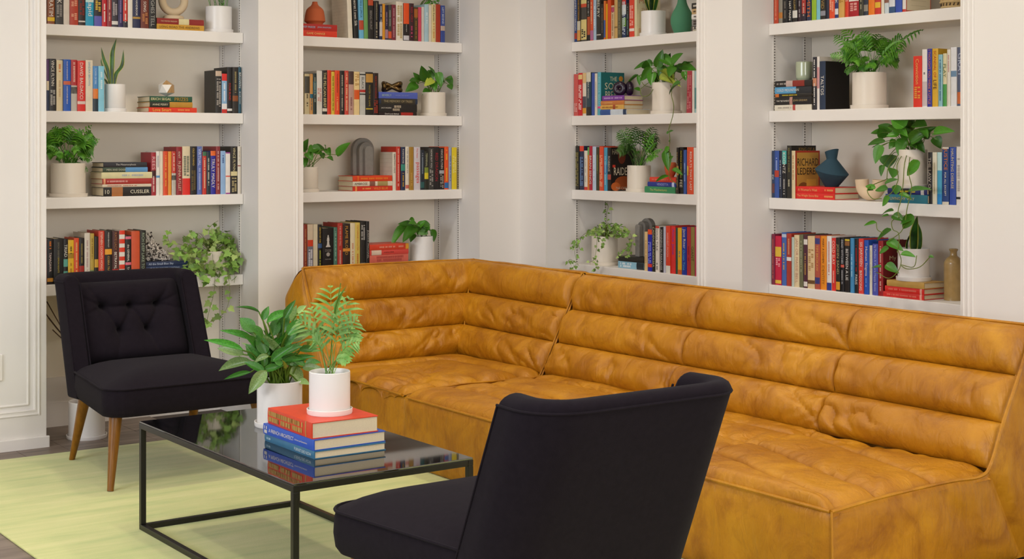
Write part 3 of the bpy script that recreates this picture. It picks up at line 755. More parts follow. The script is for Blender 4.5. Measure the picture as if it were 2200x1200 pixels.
row('A', 1, books=[
 (100,172,-200,'#8a4a1c',[('RATIM',.5,.84,W_)],None,[(0,.3,'#3a2418'),(.86,.94,'#e0b820')],H(.225)), (178,255,-200,'#3d3a38',[('OK',.42,.6,W_),('~',.62,.85,'#9a958f')],None,[],H(.24)),
 (258,318,-200,'#ddd2c4','-',None,[],H(.215)), (319,403,-200,'#b23a1e',None,'#e0a080',[],H(.235)), (405,473,-200,'#2b1c18',[('~',.3,.8,'#8a2a20')],None,[(.90,.93,'#d0c8c0')],H(.225)),
 (475,556,-200,'#2098bc',[('Rapid',.45,.8,W_)],None,[(.3,.52,'#bcdcd8')],H(.23)), (560,635,-200,'#242024',[('~',.3,.7,Y_)],None,[(.80,1,'#5a56a8')],H(.24)),
 (636,685,-200,'#c02028',[('~',.5,.9,W_)],None,[],H(.215)), (688,732,-200,'#8c3038',None,'#d8a890',[],H(.22)), (733,795,-200,'#37323a',[('~',.5,.75,'#b0a8a8')],None,[(.88,.95,'#d8d4cc')],H(.235)),
 (796,843,-200,'#2a2450',[('~',.4,.9,'#8a7aa8')],None,[],H(.23)), (844,889,-200,'#2e2a34',None,W_,[(.3,.86,'#c83428')],H(.215)), (891,938,-200,'#e2dacd','-',None,[],H(.22)),
 (940,1015,-200,'#25294a',[('OWNERS HANDBOOK',.2,.76,W_)],None,[(.78,.82,'#b08a3a')],H(.245)), (1017,1098,-200,'#6d3020',[('SONG',.45,.66,W_),('~',.68,.9,'#b87a48')],None,[],H(.235)),
 (1101,1170,-200,'#23211f',[('HUGHES TELL',.3,.95,'#a8a49c')],None,[],H(.245))], **z1)
ZA1 = stack('A', 1, books=[(1178,1640,178,235,'#8e241c',[('THE WINTER FREEDOM',.08,.42,'#d8c49a')],None,[(.46,.68,'#d8cc9a')]), (1176,1642,237,290,'#c9962e',[('LONG ROAD THE ANDREWS',.06,.9,'#5a3a18')],None,[])], where='the pair under the ring vase', **z1)
row('A', 2, books=[
 (92,116,585,'#5a3a68','-',None,[(.42,.6,'#d8c8a8'),(.6,1,'#2a3450')]), (118,185,578,'#1e1b1b',[('VINCE FLYNN',.03,.52,W_),('~',.6,.9,'#b0aca6')],None,[]), (188,252,592,'#e0cda4',[('~',.08,.25,'#d87838'),('~a',.4,.7,'#c8a880')],None,[]),
 (255,330,585,'#1f57b6',[('RULES OF ENGAGEMENT',.04,.4,W_),('CHRISTOPHER REICH',.52,.86,W_)],None,[(.42,.49,'#c8603c')]), (332,392,588,'#b02a2c',[('~',.05,.45,'#e0b0a0')],None,[(.5,1,'#bdb6ac'),(.53,.66,'#2a2a30')]),
 (394,474,598,'#d42a1e',[('DAVID BALDACCI',.04,.76,W_)],None,[(.8,.86,'#d8c0b8')]), (476,546,592,'#ddd0b8',[('SANDRA BROWN',.03,.5,'#6aa0b8')],None,[]),
 (548,599,650,'#4a86c0',[('TOWER OF FIRE',.04,.4,'#c8dcec')],None,[(.5,.72,'#d87a30'),(.72,1,'#24323c')]), (601,660,650,'#84c4da',[('~',.1,.5,'#d8ecf0')],None,[])], **z1)
ZA2 = stack('A', 2, books=[(1107,1525,935,990,'#1f5038',[('ERICH SEGAL',.03,.5,'#e0d4a0'),('PRIZES',.58,.9,'#b88a2e')],None,[]), (1107,1528,997,1050,'#b8862a',[('ANNE PERRY',.06,.42,'#d8d0b0')],None,[(0,.46,'#22281e')]),
 (1098,1570,1056,1105,'#d8391e',[('Love Smart',.08,.46,'#e8c050'),('~',.58,.85,'#e89a50')],None,[])], where='the pile under the faceted ornament', **z1)
row('A', 2, books=[
 (1755,1815,690,'#262320',[('~',.2,.85,'#a8a096')],None,[(.02,.14,'#c8b098')],{'lean': 0}), (1816,1868,725,'#8fb6d8',[('~',.25,.7,'#f0f0f0')],None,[(0,.18,'#d83028'),(.76,.9,'#e8e4e0'),(.9,1,'#c82c24')]),
 (1870,1919,660,'#1e1b1a',[('FOUR BLIND',.35,.72,'#c83428')],None,[(.9,.95,'#e0dcd4')]), (1921,1978,660,'#2e2822',[('~',.1,.55,'#a09060')],None,[(.62,.74,'#8a4a20')]), (1980,2030,660,'#215062',[('BROWN',.12,.45,W_),('~',.5,.8,W_)],None,[])], **z1)
z2 = dict(ox=80, oy=240, s=480/2200)
ZA3 = stack('A', 3, books=[(652,1080,488,537,'#2a2a30',[('The Metamorphosis',.28,.74,'#c8c4bc')],None,[]), (646,1086,539,586,'#3a4a3a',[('MEN AND DOGS',.08,.5,'#c8c8b0')],None,[(.5,1,'#5a90c0')]), (632,1130,590,652,'#d8cfa0',[('~',.4,.8,'#a8b0b8')],None,[]),
 (642,1120,655,710,'#a8302a',[('~',.1,.5,'#e0a8a0')],None,[(.02,.06,'#d89a70')]), (640,1122,712,741,'#d8c8b0',[('~',.1,.7,'#b85a4a')],None,[]), (652,1120,743,832,'#1f1c1a',[('10',.03,.12,'#d8d0b8'),('CUSSLER',.56,.96,'#e0d8c0')],None,[(.17,.4,'#a86a38')])], where='the tall pile', **z2)
row('A', 3, books=[
 (1122,1167,400,'#a02430',[('REES',.1,.4,'#e0b0b0'),('~',.55,.9,'#e0c8c0')],None,[(.42,.58,'#40181c')]), (1169,1207,388,'#e2dcd2',[('~',.1,.4,'#a0a0a8')],None,[(.55,.6,'#5a90c0')]), (1209,1239,388,'#dcd2bc','-',None,[]), (1241,1285,388,'#d84a22',[('~',.1,.8,'#e8a040')],None,[]),
 (1287,1321,390,'#e09432','-',None,[]), (1323,1365,388,'#c03a2c',[('~',.05,.45,'#e8c0b0')],None,[(.5,1,'#bab4a8'),(.55,.66,'#2a2a30')]), (1369,1425,345,'#8c2028',[('KNIT',.1,.24,'#d8c0a8'),('N JENNA AYLLET',.3,.92,'#d8c0a8')],None,[]),
 (1428,1505,340,'#d9c9a8',[('~',.2,.6,'#6a7060')],None,[(.66,1,'#d82a22')]), (1508,1566,340,'#231f1c',[('OLD IN HAND',.04,.4,'#c8a850'),('~',.5,.9,'#6a5a38')],None,[]), (1573,1622,340,'#5c70b2',[('VIRTUAL',.05,.4,'#c8d0e8'),('~',.45,.9,'#a8b4d8')],None,[]),
 (1626,1665,392,'#c0342a',[('~',.15,.85,'#e8c8a0')],None,[(0,.1,'#3a6a4a')]), (1667,1704,392,'#22303a',[('~',.15,.8,'#c8c8b8')],None,[]), (1706,1756,385,'#2c2c96',[('TRULY MADLY',.18,.85,W_)],None,[(0,.11,'#e06828')]), (1759,1801,340,'#8c3034',[('~',.1,.9,'#d8b0a8')],None,[]),
 (1804,1853,385,'#92b4dc',[('~',.1,.3,'#3a5a90')],None,[]), (1856,1900,398,'#e4dcd4','-',None,[(0,.03,'#9a3a90'),(.56,.59,'#d85a4a'),(.97,1,'#9a3a90')]), (1905,1970,340,'#26221e',[('VINCE FLYNN',.03,.52,'#d8ca98'),('~',.66,.95,'#b8a878')],None,[(.53,.62,'#d8ca98')]), (1973,2028,340,'#ddd4c4',[('~',.1,.3,'#c8b8a0')],None,[(.4,.42,'#8a3030')])], **z2)
z3 = dict(ox=80, oy=450, s=480/2200)
row('A', 4, books=[
 (82,96,290,'#7a5048','-',None,[]), (97,157,290,'#1c1816',[('~',.05,.2,'#d87828'),('TAMAGAWA',.3,.72,'#e0c8c0')],None,[(.86,.94,'#c88a30')]), (160,255,285,'#1d1b18',[('SIMON GREENE',.08,.42,'#8a8470'),('SIMON NIGHTS',.42,.75,'#c8b040')],None,[]), (258,301,290,'#1f1c1c',[('TRIAD',.12,.4,W_)],None,[(.45,.62,'#5aa090'),(.72,.86,'#5aa090')]),
 (303,360,300,'#e0b424',[('~',.15,.3,'#5a4a10'),('~a',.5,.95,'#b07818')],None,[(.3,.42,'#a88018')]), (361,410,280,'#d84c26',[('~',.1,.9,'#e8b878')],None,[]), (412,462,280,'#211b18',[('~',.1,.55,'#8a7a40')],None,[(.62,.85,'#a02820')]), (465,519,230,'#d8cfc0',[('~',.15,.75,'#b89a98')],None,[]),
 (521,560,235,'#b89c44',[('~',.1,.5,'#8a6a28')],None,[(.75,.95,'#7a8a5a')]), (561,601,265,'#26201a','-',None,[(.5,.68,'#c89a30')]), (603,662,210,'#cf4430',[('STEPHEN COONTS HONG KONG',.02,.96,'#e8d0b8')],None,[]), (665,735,208,'#241f1e',[('WILBUR BENCHLEY',.03,.33,W_),('COBRA TRAINING',.5,.95,'#c8a050')],None,[(.36,.47,'#e09a28')]),
 (738,803,212,'#4a2420',[('KATE LACY',.03,.38,'#a07040'),('BETRAYAL',.42,.76,W_)],None,[(.76,.95,'#a82a24')]),
 (807,862,205,'#e0d8cc','-',None,[(0,.08,'#d83a20'),(.17,.26,'#d83a20'),(.34,.43,'#d83a20'),(.52,.60,'#d83a20'),(.68,.77,'#d83a20'),(.86,.93,'#d83a20')]), (866,925,255,'#1f1b1c',[('the GENERAL',.2,.58,W_),('TALE',.7,.85,W_)],None,[(.02,.08,'#d8687c'),(.6,.66,'#d8687c')]),
 (927,1010,212,'#c9522e','-',None,[]), (1013,1070,205,'#23231e',[('RICH DEEP LAKE TO THE',.05,.95,'#9aa890')],None,[])], **z3)
ZA4 = stack('A', 4, books=[(1070,1482,510,553,'#1f3054',[('All the Small Blue Sky',.06,.65,'#b8c4d8')],None,[]), (1070,1482,554,592,'#23365c',[('IT IS ON BOARD LANDING',.1,.8,'#a8b4c8')],None,[]), (1070,1478,593,634,'#1c2438',[('A Northern to Theo Anton',.1,.8,'#c8b890')],None,[]), (1066,1480,636,672,'#6a2a34','-',None,[])], where='the pile under the coral', off=.03, **z3)
zb1 = dict(ox=620, oy=0, s=400/2182)
ZB1 = stack('B', 1, books=[(120,568,300,376,'#b3251c',[('DEEP FREEZE',.08,.42,'#8ac0d8'),('JOHN SANDFORD',.48,.84,'#8ac0d8')],None,[]), (118,566,377,447,'#d83a20',[('GAME CHANGE',.20,.68,'#e8c878')],None,[])], where='the red pair under the terracotta vase', **zb1)
STRIPES = [('panel', .08, .98, .06+.07*k, .062+.07*k, '#b8a888') for k in range(13)]
row('B', 1, books=[
 (700,752,-60,'#e2d8c4','-',None,[],{'h': .232, 'lean': -.045, 'dp': .165, 'back': STRIPES}), (766,820,-60,'#1f1c1a',[('Secret I own Silk',.1,.72,W_)],None,[],{'h': .232, 'lean': -.05}), (828,882,-60,'#6ab0d4',[('MIKE LUPICA',.1,.52,'#1f3a60')],None,[(.58,.8,'#b84a30')],{'h': .23, 'lean': -.03}), (885,932,-60,'#6a9c5a','-',None,[],{'h': .225, 'lean': -.02}),
 (935,995,-60,'#23201e',[('BEING HUNT',.34,.78,'#9a948c')],None,[(.08,.22,'#b84a28')],{'h': .228, 'lean': -.01}), (1000,1058,10,'#1f1b1a',[('CHARLOTTE MACLEOD',.04,.5,'#d0c49a'),('~',.55,.95,'#a89c80')],None,[]), (1062,1098,50,'#28324e',[('~',.05,.5,W_)],None,[(.5,.9,'#c8c0b8')]), (1099,1130,45,'#d89424','-',None,[]), (1132,1166,60,'#2c2440',[('~',.2,.6,'#a88a98')],None,[(.7,.95,'#a07a88')]),
 (1169,1206,58,'#44423c',[('~',.1,.6,'#a8a89a')],None,[(.75,.95,'#d0562c')]), (1208,1256,55,'#7a2c38',[('~',.1,.9,'#c09098')],None,[]), (1259,1341,20,'#e4dac6',[('~',.1,.9,'#b8a068')],None,[]), (1346,1412,38,'#231c1a',[('TALES FROM',.56,.76,W_),],None,[(0,.55,'#e2521c'),(.86,.98,'#c8c4c8')]), (1414,1468,40,'#3c1c22',[('RED VERY',.1,.5,'#a83038'),('~',.6,.9,'#c84870')],None,[]),
 (1470,1515,85,'#4a3a20',[('~',.1,.9,'#a07830')],None,[(.05,.3,'#a85a24')]), (1518,1556,85,'#d24c62','-',None,[]), (1558,1588,80,'#d4ccc0','-',None,[]), (1590,1641,50,'#a8c6d0',[('~',.2,.5,'#e8f0f0')],None,[]), (1643,1674,60,'#ddd0bc','-',None,[]), (1676,1724,50,'#dcc890',[('Kathi Kamen',.03,.45,'#5a3a18'),('~',.5,.9,'#c8862a')],None,[]),
 (1726,1778,50,'#a83418','-',None,[]), (1781,1832,65,'#34488e',[('LEFT BEHIND',.05,.5,'#c8d0e0')],None,[(.55,.68,'#b8a090')])], **zb1)
row('B', 2, books=[
 (188,246,865,'#ccbc92',[('~',.5,.8,'#4a4038')],None,[(.06,.48,'#4a463c')]), (247,285,865,'#d29a54',[('~',.6,.9,'#2a5a68')],None,[(.5,.6,'#2a6a80')]), (286,326,860,'#20302e',[('~',.1,.7,'#a8b0a0')],None,[(.2,.5,'#285860')]), (329,393,828,'#dcd8d0',[('~',.4,.7,'#d09a90')],None,[]), (396,451,825,'#231f1c',[('THE PELICAN BRIEF',.04,.84,'#d8c890')],None,[(.86,.93,'#d8d0c0')]), (453,498,822,'#d83a1a','-',None,[]), (499,539,840,'#dcbc3a',[('~',.1,.9,'#6a5a20')],None,[]),
 (541,598,825,'#e24a22',[('POWER PRODUCTION',.08,.5,'#3a1a10'),('~',.6,.9,'#f0a060')],None,[]), (600,652,828,'#221f1c',[('~',.1,.9,'#b0a898')],None,[]), (656,701,828,'#c84232',[('~',.05,.9,'#f0d0a0')],None,[]), (703,762,835,'#b89488',[('~',.6,.9,'#8a5a58')],None,[(0,.3,'#4a3430')]), (766,830,840,'#e4c88e',[('~',.05,.3,'#b88848')],None,[(.42,.64,'#d8581c')]), (833,900,845,'#c0beb6',[('BLACK',.12,.4,'#4a4a48')],None,[(.04,.07,'#2a2a28'),(.41,.47,'#b03028'),(.5,.53,'#2a2a28')]),
 (905,988,845,'#24201a',[('MASTER THE GAME',.3,.8,'#a89038')],None,[(.04,.24,'#b8883a'),(.84,.87,'#b8a030')]), (990,1052,855,'#2a1c18',[('RICE NO REVENGE',.08,.6,'#a03828'),('~',.65,.95,'#a03828')],None,[])], **zb1)
zb2 = dict(ox=620, oy=200, s=400/2182)
ZB2 = stack('B', 2, books=[(1056,1510,-6,68,'#5262b4',[('BEVERLY',.08,.32,'#a8c0a8'),('WHERE THE HEART',.42,.78,'#8a94c8')],None,[]), (1058,1510,70,134,'#22304a',[('THE MEMORY OF TREES',.12,.86,'#a89870')],None,[(.05,.94,'#3a3428')]), (1056,1504,136,232,'#26221f',[('JACK HIGGINS',.06,.32,W_),('~',.36,.55,'#b8a890')],None,[]), (1056,1500,234,270,'#2a1c1a',[('Don\'t Look Behind',.16,.52,W_)],None,[(.58,.9,'#a82a20')])], where='the pile under the bronze knot', **zb2)
ZB3 = stack('B', 3, books=[(752,1212,968,1034,'#d8431c',[('~',.2,.9,'#e8862a')],None,[(.12,.14,'#e8862a')]), (752,1216,1036,1090,'#dccfb8',[('AMBROSE',.04,.36,'#4a3a30')],None,[(.42,.56,'#8a5a4a'),(.62,.88,'#a8925a')]), (752,1216,1092,1150,'#cc3420',[('~',.24,.44,'#e8a050'),('WILD BLUE',.52,.88,'#e89a40')],None,[(.06,.1,'#e8a050')])], where='the pile under the grey arch', **zb2)
row('B', 3, books=[
 (1219,1258,690,'#dcd2c0',[('SEBASTIAN CRUZ',.04,.55,'#3a3430')],None,[],{'back': [('panel', .05, .97, .06+.11*k, .064+.11*k, '#b8ab94') for k in range(9)]}), (1260,1308,625,'#c03220',[('~',.05,.9,'#e8b0a0')],None,[]), (1316,1366,630,'#28304e',[('FUNNYBONE',.05,.38,W_),('~',.6,.95,'#c8a030')],None,[(.4,.55,'#3a8a78')]), (1369,1411,625,'#ddd4c2',[('~',.05,.6,'#a8a098')],None,[(.88,.96,'#c86a58')]), (1414,1464,630,'#a47c2a',[('~',.6,.9,'#c8a050')],None,[]),
 (1467,1543,630,'#cfc6ca',[('passages',.36,.84,'#d8382a'),('The New',.03,.26,'#d8382a')],None,[]), (1546,1590,665,'#232a34',[('~',.08,.6,'#8a94a0')],None,[(.8,.95,'#2a5a58')]), (1592,1638,680,'#2a2a20',[('TERMINAL',.05,.4,'#b8b890')],None,[(.42,.56,'#7a8a30'),(.56,.72,'#d8c428')]), (1641,1701,640,'#3c3a36',[('NONE BUT YOU',.04,.48,'#d8d4cc'),('~',.52,.9,'#a8a49c')],None,[]), (1703,1764,630,'#211c1b',[('RED DRAGON',.14,.8,'#a02430')],None,[]), (1766,1822,640,'#1f1c1b',[('VINCE FLYNN',.03,.5,'#d0c8c0'),('~',.64,.95,'#a8a098')],None,[(.54,.62,'#a0a4a8')]),
 (1826,1873,625,'#e0521e',[('~',.08,.3,'#f0c030'),('~a',.5,.8,'#f0c030')],None,[(.84,.97,'#2a6aa8')]), (1876,1910,635,'#98a0ba',[('~',.2,.8,'#4a5a80')],None,[]), (1913,1970,635,'#dcc322',[('~',.2,.6,'#e8dc80')],None,[])], **zb2)
zb3 = dict(ox=620, oy=400, s=400/2182)
row('B', 4, books=[
 (176,216,445,'#90301c',[('~',.1,.9,'#d08a58')],None,[]), (221,286,445,'#dcc8ac',[('~',.55,.95,'#e8e4e8')],None,[(.34,.48,'#d8401c'),(.48,1,'#7a7884')]), (289,340,445,'#dccfb0','-',None,[]), (343,391,450,'#211d1a',[('DEATH OF THE',.06,.4,Y_),('~',.55,.9,'#a8b030')],None,[(.42,.52,'#3a5a8a')]), (393,526,490,'#141212','-',None,[],{'dp': .15}), (528,570,480,'#4f7a68',[('~',.1,.8,'#9ac0a8')],None,[]),
 (573,633,430,'#b03428',[('THE RISE AND FALL',.06,.5,'#e8c0b0'),('~',.6,.9,'#e0b0a0')],None,[]), (636,720,440,'#30201a',[('FLAME BLOOD',.05,.7,'#c8923a')],None,[(.55,.62,'#d88a30')]), (722,778,430,'#e0d0ac',[('~',.45,.9,'#d08a60')],None,[]), (779,836,425,'#d6bc5a',[('CATHERINE COULTER',.06,.62,'#c86a28'),('~',.66,.9,'#c86a28')],None,[]), (839,903,410,'#262421',[('~',.08,.4,'#a8a49c')],None,[(.9,.97,'#6a665e')]), (905,945,410,'#1f1c1b',[('JUDITH MICHAEL',.05,.95,'#b8b0a4')],None,[])], **zb3)
stack('B', 4, books=[(948,1406,664,730,'#d8452a',[('~',.25,.85,'#e89a80')],None,[(.92,1,'#e8a030')]), (948,1404,733,790,'#d84a40',[('A DEVIL\'S PIPER',.36,.62,'#3a1a18')],None,[(.05,.3,'#e0c8b0')]), (948,1402,792,880,'#d86a58',[('~',.15,.85,'#b04a40')],None,[]), (962,1416,881,925,'#3a88c8',[('~',.3,.9,'#c8d8e8')],None,[])], where='the red pile', **zb3)
zc1 = dict(ox=1180, oy=0, s=1/6)
row('C', 1, books=[
 (317,358,-40,'#22407c',[('JAMES PATTERSON',.06,.74,W_)],None,[(.8,.93,'#a83020')]), (360,401,-40,'#2a241c',[('JAMES PATTERSON',.04,.52,'#d89a28')],None,[(.54,.74,'#c8c0a8'),(.74,.97,'#d89a48')]), (403,482,-30,'#46423c',[('~',.72,.9,'#3a3830')],None,[(.05,.14,'#d8c880'),(.14,.22,'#c84a28'),(.5,.96,'#dcc880')]), (485,526,-40,'#26231f',[('~',.1,.42,'#b8b4ac')],None,[(.45,.86,'#b8542a')]), (528,567,-30,'#d8542e',[('~',.1,.6,'#f0c898')],None,[(.76,.98,'#b06a90')]),
 (569,607,-30,'#a8bed2',[('~',.2,.7,'#e8f0f4')],None,[]), (609,666,-25,'#2c2a26',[('BELFRY',.04,.46,'#d8d2c0')],None,[(.86,.89,'#a8a49c')]), (668,700,50,'#26201e',[('~',.1,.8,'#8a7a70')],None,[]), (702,725,10,'#d8702a','-',None,[(.5,.95,'#3a5a98')]), (727,751,50,'#e0b422','-',None,[]), (752,795,-20,'#d04a1a','-',None,[]), (797,838,70,'#d0b890',[('~',.05,.9,'#8a5a3a')],None,[(.05,.2,'#b8486a')]), (840,881,-20,'#c8a262','-',None,[(.7,.74,'#8a6a38')]), (883,930,-20,'#55523e',[('~',.1,.9,'#8a8868')],None,[]),
 (932,990,-30,'#28385a',[('~',.1,.9,'#c8d0d8')],None,[(.06,.18,'#c83a30'),(.18,.42,'#d8dcd8'),(.5,.72,'#6a9a3a')]), (992,1030,40,'#23211e',[('~',.1,.9,'#6a8a8a')],None,[]), (1032,1096,-30,'#d8442e',[('~',.2,.7,'#f0b0a0')],None,[(.78,.85,'#e8dcd0')]),
 (1098,1128,-60,'#d8cca2','-',None,[],{'h': .24, 'cover': [('text', .1, .6, .72, .82, '#b87a50', 'Mon'), ('text', .2, .5, .56, .62, '#c8986a', 'THE'), ('disc', .38, .46, .36, .41, '#b03a28'), ('text', .08, .6, .08, .18, '#c89a70', 'RAT')]})], **zc1)
stack('C', 1, books=[(1838,2040,40,115,'#33302c',None,W_,[]), (1840,2040,117,185,'#c8a878',None,None,[]), (1836,2040,187,252,'#e0dcd6',None,None,[]), (1840,2040,254,338,'#8a8680',None,None,[]), (1830,2040,340,418,'#4a4642',None,None,[])], where='the pile beside the green vase', off=.05, **zc1)
zc2 = dict(ox=1180, oy=90, s=1/6)
row('C', 2, books=[
 (318,372,415,'#c8544e',[('~',.7,.9,'#e0a8a0')],None,[]), (375,426,400,'#c81e26',[('~',.28,.85,'#f0d0c8')],None,[(.04,.15,'#e0c080')]), (428,476,400,'#ddd2c0','-',None,[(0,.24,'#d8b880'),(.55,.82,'#4a4a54'),(.82,.95,'#d89a30')]), (479,536,392,'#2c4450',[('BARBARA WOOD',.05,.6,'#e0dcc8')],None,[(0,.22,'#d8d0b8'),(.8,1,'#2a241e')]), (546,582,400,'#3c54a2','-',None,[]), (584,620,405,'#ddd4c4',[('~',.2,.8,'#b8b0a4')],None,[]),
 (623,668,390,'#5aaaba',[('THE SOUL BREAKS',.1,.8,'#a8d4d8')],None,[(.79,.84,'#e0488a')],{'cover': [('panel', .0, 1, 0, 1, '#1f6a6a'), ('text', .38, .68, .8, .9, '#d8d4b0', 'THE'), ('text', .16, .92, .6, .76, '#d8d4b0', 'SOUL'), ('text', .18, .8, .4, .56, '#d8d4b0', 'BREAK'), ('disc', .76, .94, .8, .92, '#c88a2a')]})], **zc2)
ZC2 = stack('C', 2, books=[(684,966,688,750,'#7a3a98',[('~',.1,.9,'#c8a8d8')],None,[]), (666,966,753,808,'#c87a3c',[('~',.1,.5,'#e0a868')],None,[]), (656,962,811,866,'#d8a850',[('~',.1,.8,'#a86a28')],None,[(.55,.65,'#a83a28')]), (658,994,869,940,'#c8d0d8',[('BLUE',.1,.35,'#3a5a9a')],None,[(0,.4,'#3a5a98'),(.88,1,'#2a3a58')])], where='the pile under the purple knot', **zc2)
row('C', 2, books=[(1768,1836,375,'#a83c44',[('~',.1,.9,'#c8787a')],None,[],{'lean': .03}), (1842,1870,370,'#ddd4c8','-',None,[]), (1872,1910,375,'#9ab8b8','-',None,[(.4,.9,'#5a8a8a')])], off=.02, **zc2)
zc3 = dict(ox=1180, oy=250, s=1/6)
RAID = [('panel', 0, 1, 0, 1, '#1d1512'), ('disc', .3, .62, .62, .95, '#6a2a12'), ('disc', .15, .95, .02, .34, '#9a4a1c'), ('disc', .0, .4, .0, .2, '#c0622a'), ('text', .05, .8, .84, .96, '#b8ac90', 'HAROLD R'), ('text', .12, .9, .36, .54, '#dccfb4', 'RAIDERS'), ('panel', .06, .18, .54, .6, '#c83a28'), ('text', .2, .8, .03, .09, '#c8bca8', 'THE CARPET')]
row('C', 3, books=[
 (338,386,380,'#26241c',[('~',.15,.9,'#8a8048')],None,[]), (388,446,380,'#232a48',[('~',.25,.9,'#6a8ab8')],None,[(0,.12,'#d8402a')]), (448,493,440,'#e0d8c8',[('~',.2,.8,'#b8b0a0')],None,[(.92,1,'#c83a30')]), (494,515,395,'#d0782a','-',None,[(0,.18,'#6aa85a')]), (516,555,380,'#b01c32',[('BRIAN SENDS',.22,.86,W_)],None,[]), (556,603,385,'#b8c8da',[('~',.2,.8,'#e8eef4')],None,[]), (605,644,395,'#3c3c24',[('~',.15,.6,'#8a9048')],None,[]),
 (646,697,385,'#d84c28',[('~',.2,.9,'#f0b088')],None,[]), (698,748,400,'#4a9aba',[('~',.2,.9,'#a8d4e4')],None,[(.4,.6,'#3a78a8')]), (749,796,400,'#1e1a19',[('ROBBINS',.2,.55,'#c8c0b4')],None,[(.62,.74,'#a8483a')],{'cover': RAID})], **zc3)
ZC3 = stack('C', 3, books=[(1296,1634,785,846,'#d8402c',[('~',.1,.8,'#e8806a')],None,[]), (1270,1636,848,906,'#2a3a8c',[('VENDETTA',.34,.74,'#a8b0e0')],None,[(.86,.94,'#c8d0e8')]), (1232,1626,908,988,'#3a8a5a',[('The Misadventures',.18,.74,'#c8c878')],None,[])], where='the pile beside the little palm', **zc3)
row('C', 3, books=[(1640,1668,400,'#2a2018',[('~',.1,.9,'#b89858')],None,[(.4,.6,'#b8863a')]), (1671,1728,395,'#1f1b19',[('PATRICIA CORNWELL',.08,.66,'#dcc82c'),('FEE',.7,.86,'#d8ccb0')],None,[]), (1731,1769,430,'#36569c',[('~',.3,.7,'#a8bce0')],None,[]), (1771,1796,395,'#d8582a','-',None,[(.4,.6,'#e0b040')]), (1798,1860,395,'#e0522e',[('RESULTS THAT LAST',.1,.92,W_)],None,[]), (1862,1900,400,'#e4dcd2','-',None,[])], **zc3)
zc4 = dict(ox=1180, oy=420, s=1/6)
ZC4 = stack('C', 4, books=[(890,1222,803,868,'#26241f','-',None,[]), (890,1222,870,955,'#8ab8cc',[('~',.1,.5,'#e8f0f4')],None,[(.72,1,'#1f2a30')])], where='the pair under the grey arch', off=.03, **zc4)
row('C', 4, books=[
 (1229,1268,465,'#dcbc86',[('~',.2,.8,'#b88a50')],None,[]), (1271,1325,435,'#2224a0',[('~',.3,.8,'#8a90e0')],None,[(0,.12,'#e0521e'),(.82,.9,'#d83a2a')]), (1327,1368,385,'#24231c',[('CADENCE UNDERSEA',.03,.9,'#b8b48a')],None,[]), (1370,1418,390,'#e2d8cc',[('DOUG TULK',.06,.54,'#3a3430'),('~',.8,.95,'#4a4440')],None,[(0,.05,'#c83a2a')]), (1420,1470,405,'#1f1d1d',[('MANNING IN PARADISE',.06,.95,'#c0bcb4')],None,[]), (1472,1502,400,'#bcbccc','-',None,[]), (1504,1560,390,'#d8442a',[('HARVEST MOON',.15,.65,'#f0b8a8')],None,[(.84,1,'#e0dcd0')]),
 (1562,1628,395,'#d83430',[('Alice Jane',.05,.6,'#8a3aa0')],None,[]), (1630,1655,415,'#2a4a38','-',None,[]), (1657,1708,415,'#e0aa1c',[('~',.5,.62,'#6a7a8a')],None,[(.9,1,'#c85a24')]), (1711,1772,405,'#1e3696',[('Jane Riter',.04,.45,'#e0d8c0'),('Ocean Time',.48,.9,'#6ac0d0')],None,[]), (1775,1825,405,'#b02a34',[('~',.4,.7,'#8a1a24')],None,[]), (1827,1874,405,'#8c7a3c',[('GIANT',.4,.7,'#4a3a1c')],None,[]), (1876,1900,400,'#b83252','-',None,[])], **zc4)
zd1 = dict(ox=1620, oy=0, s=490/2200)
def T(v): return {'h': v}
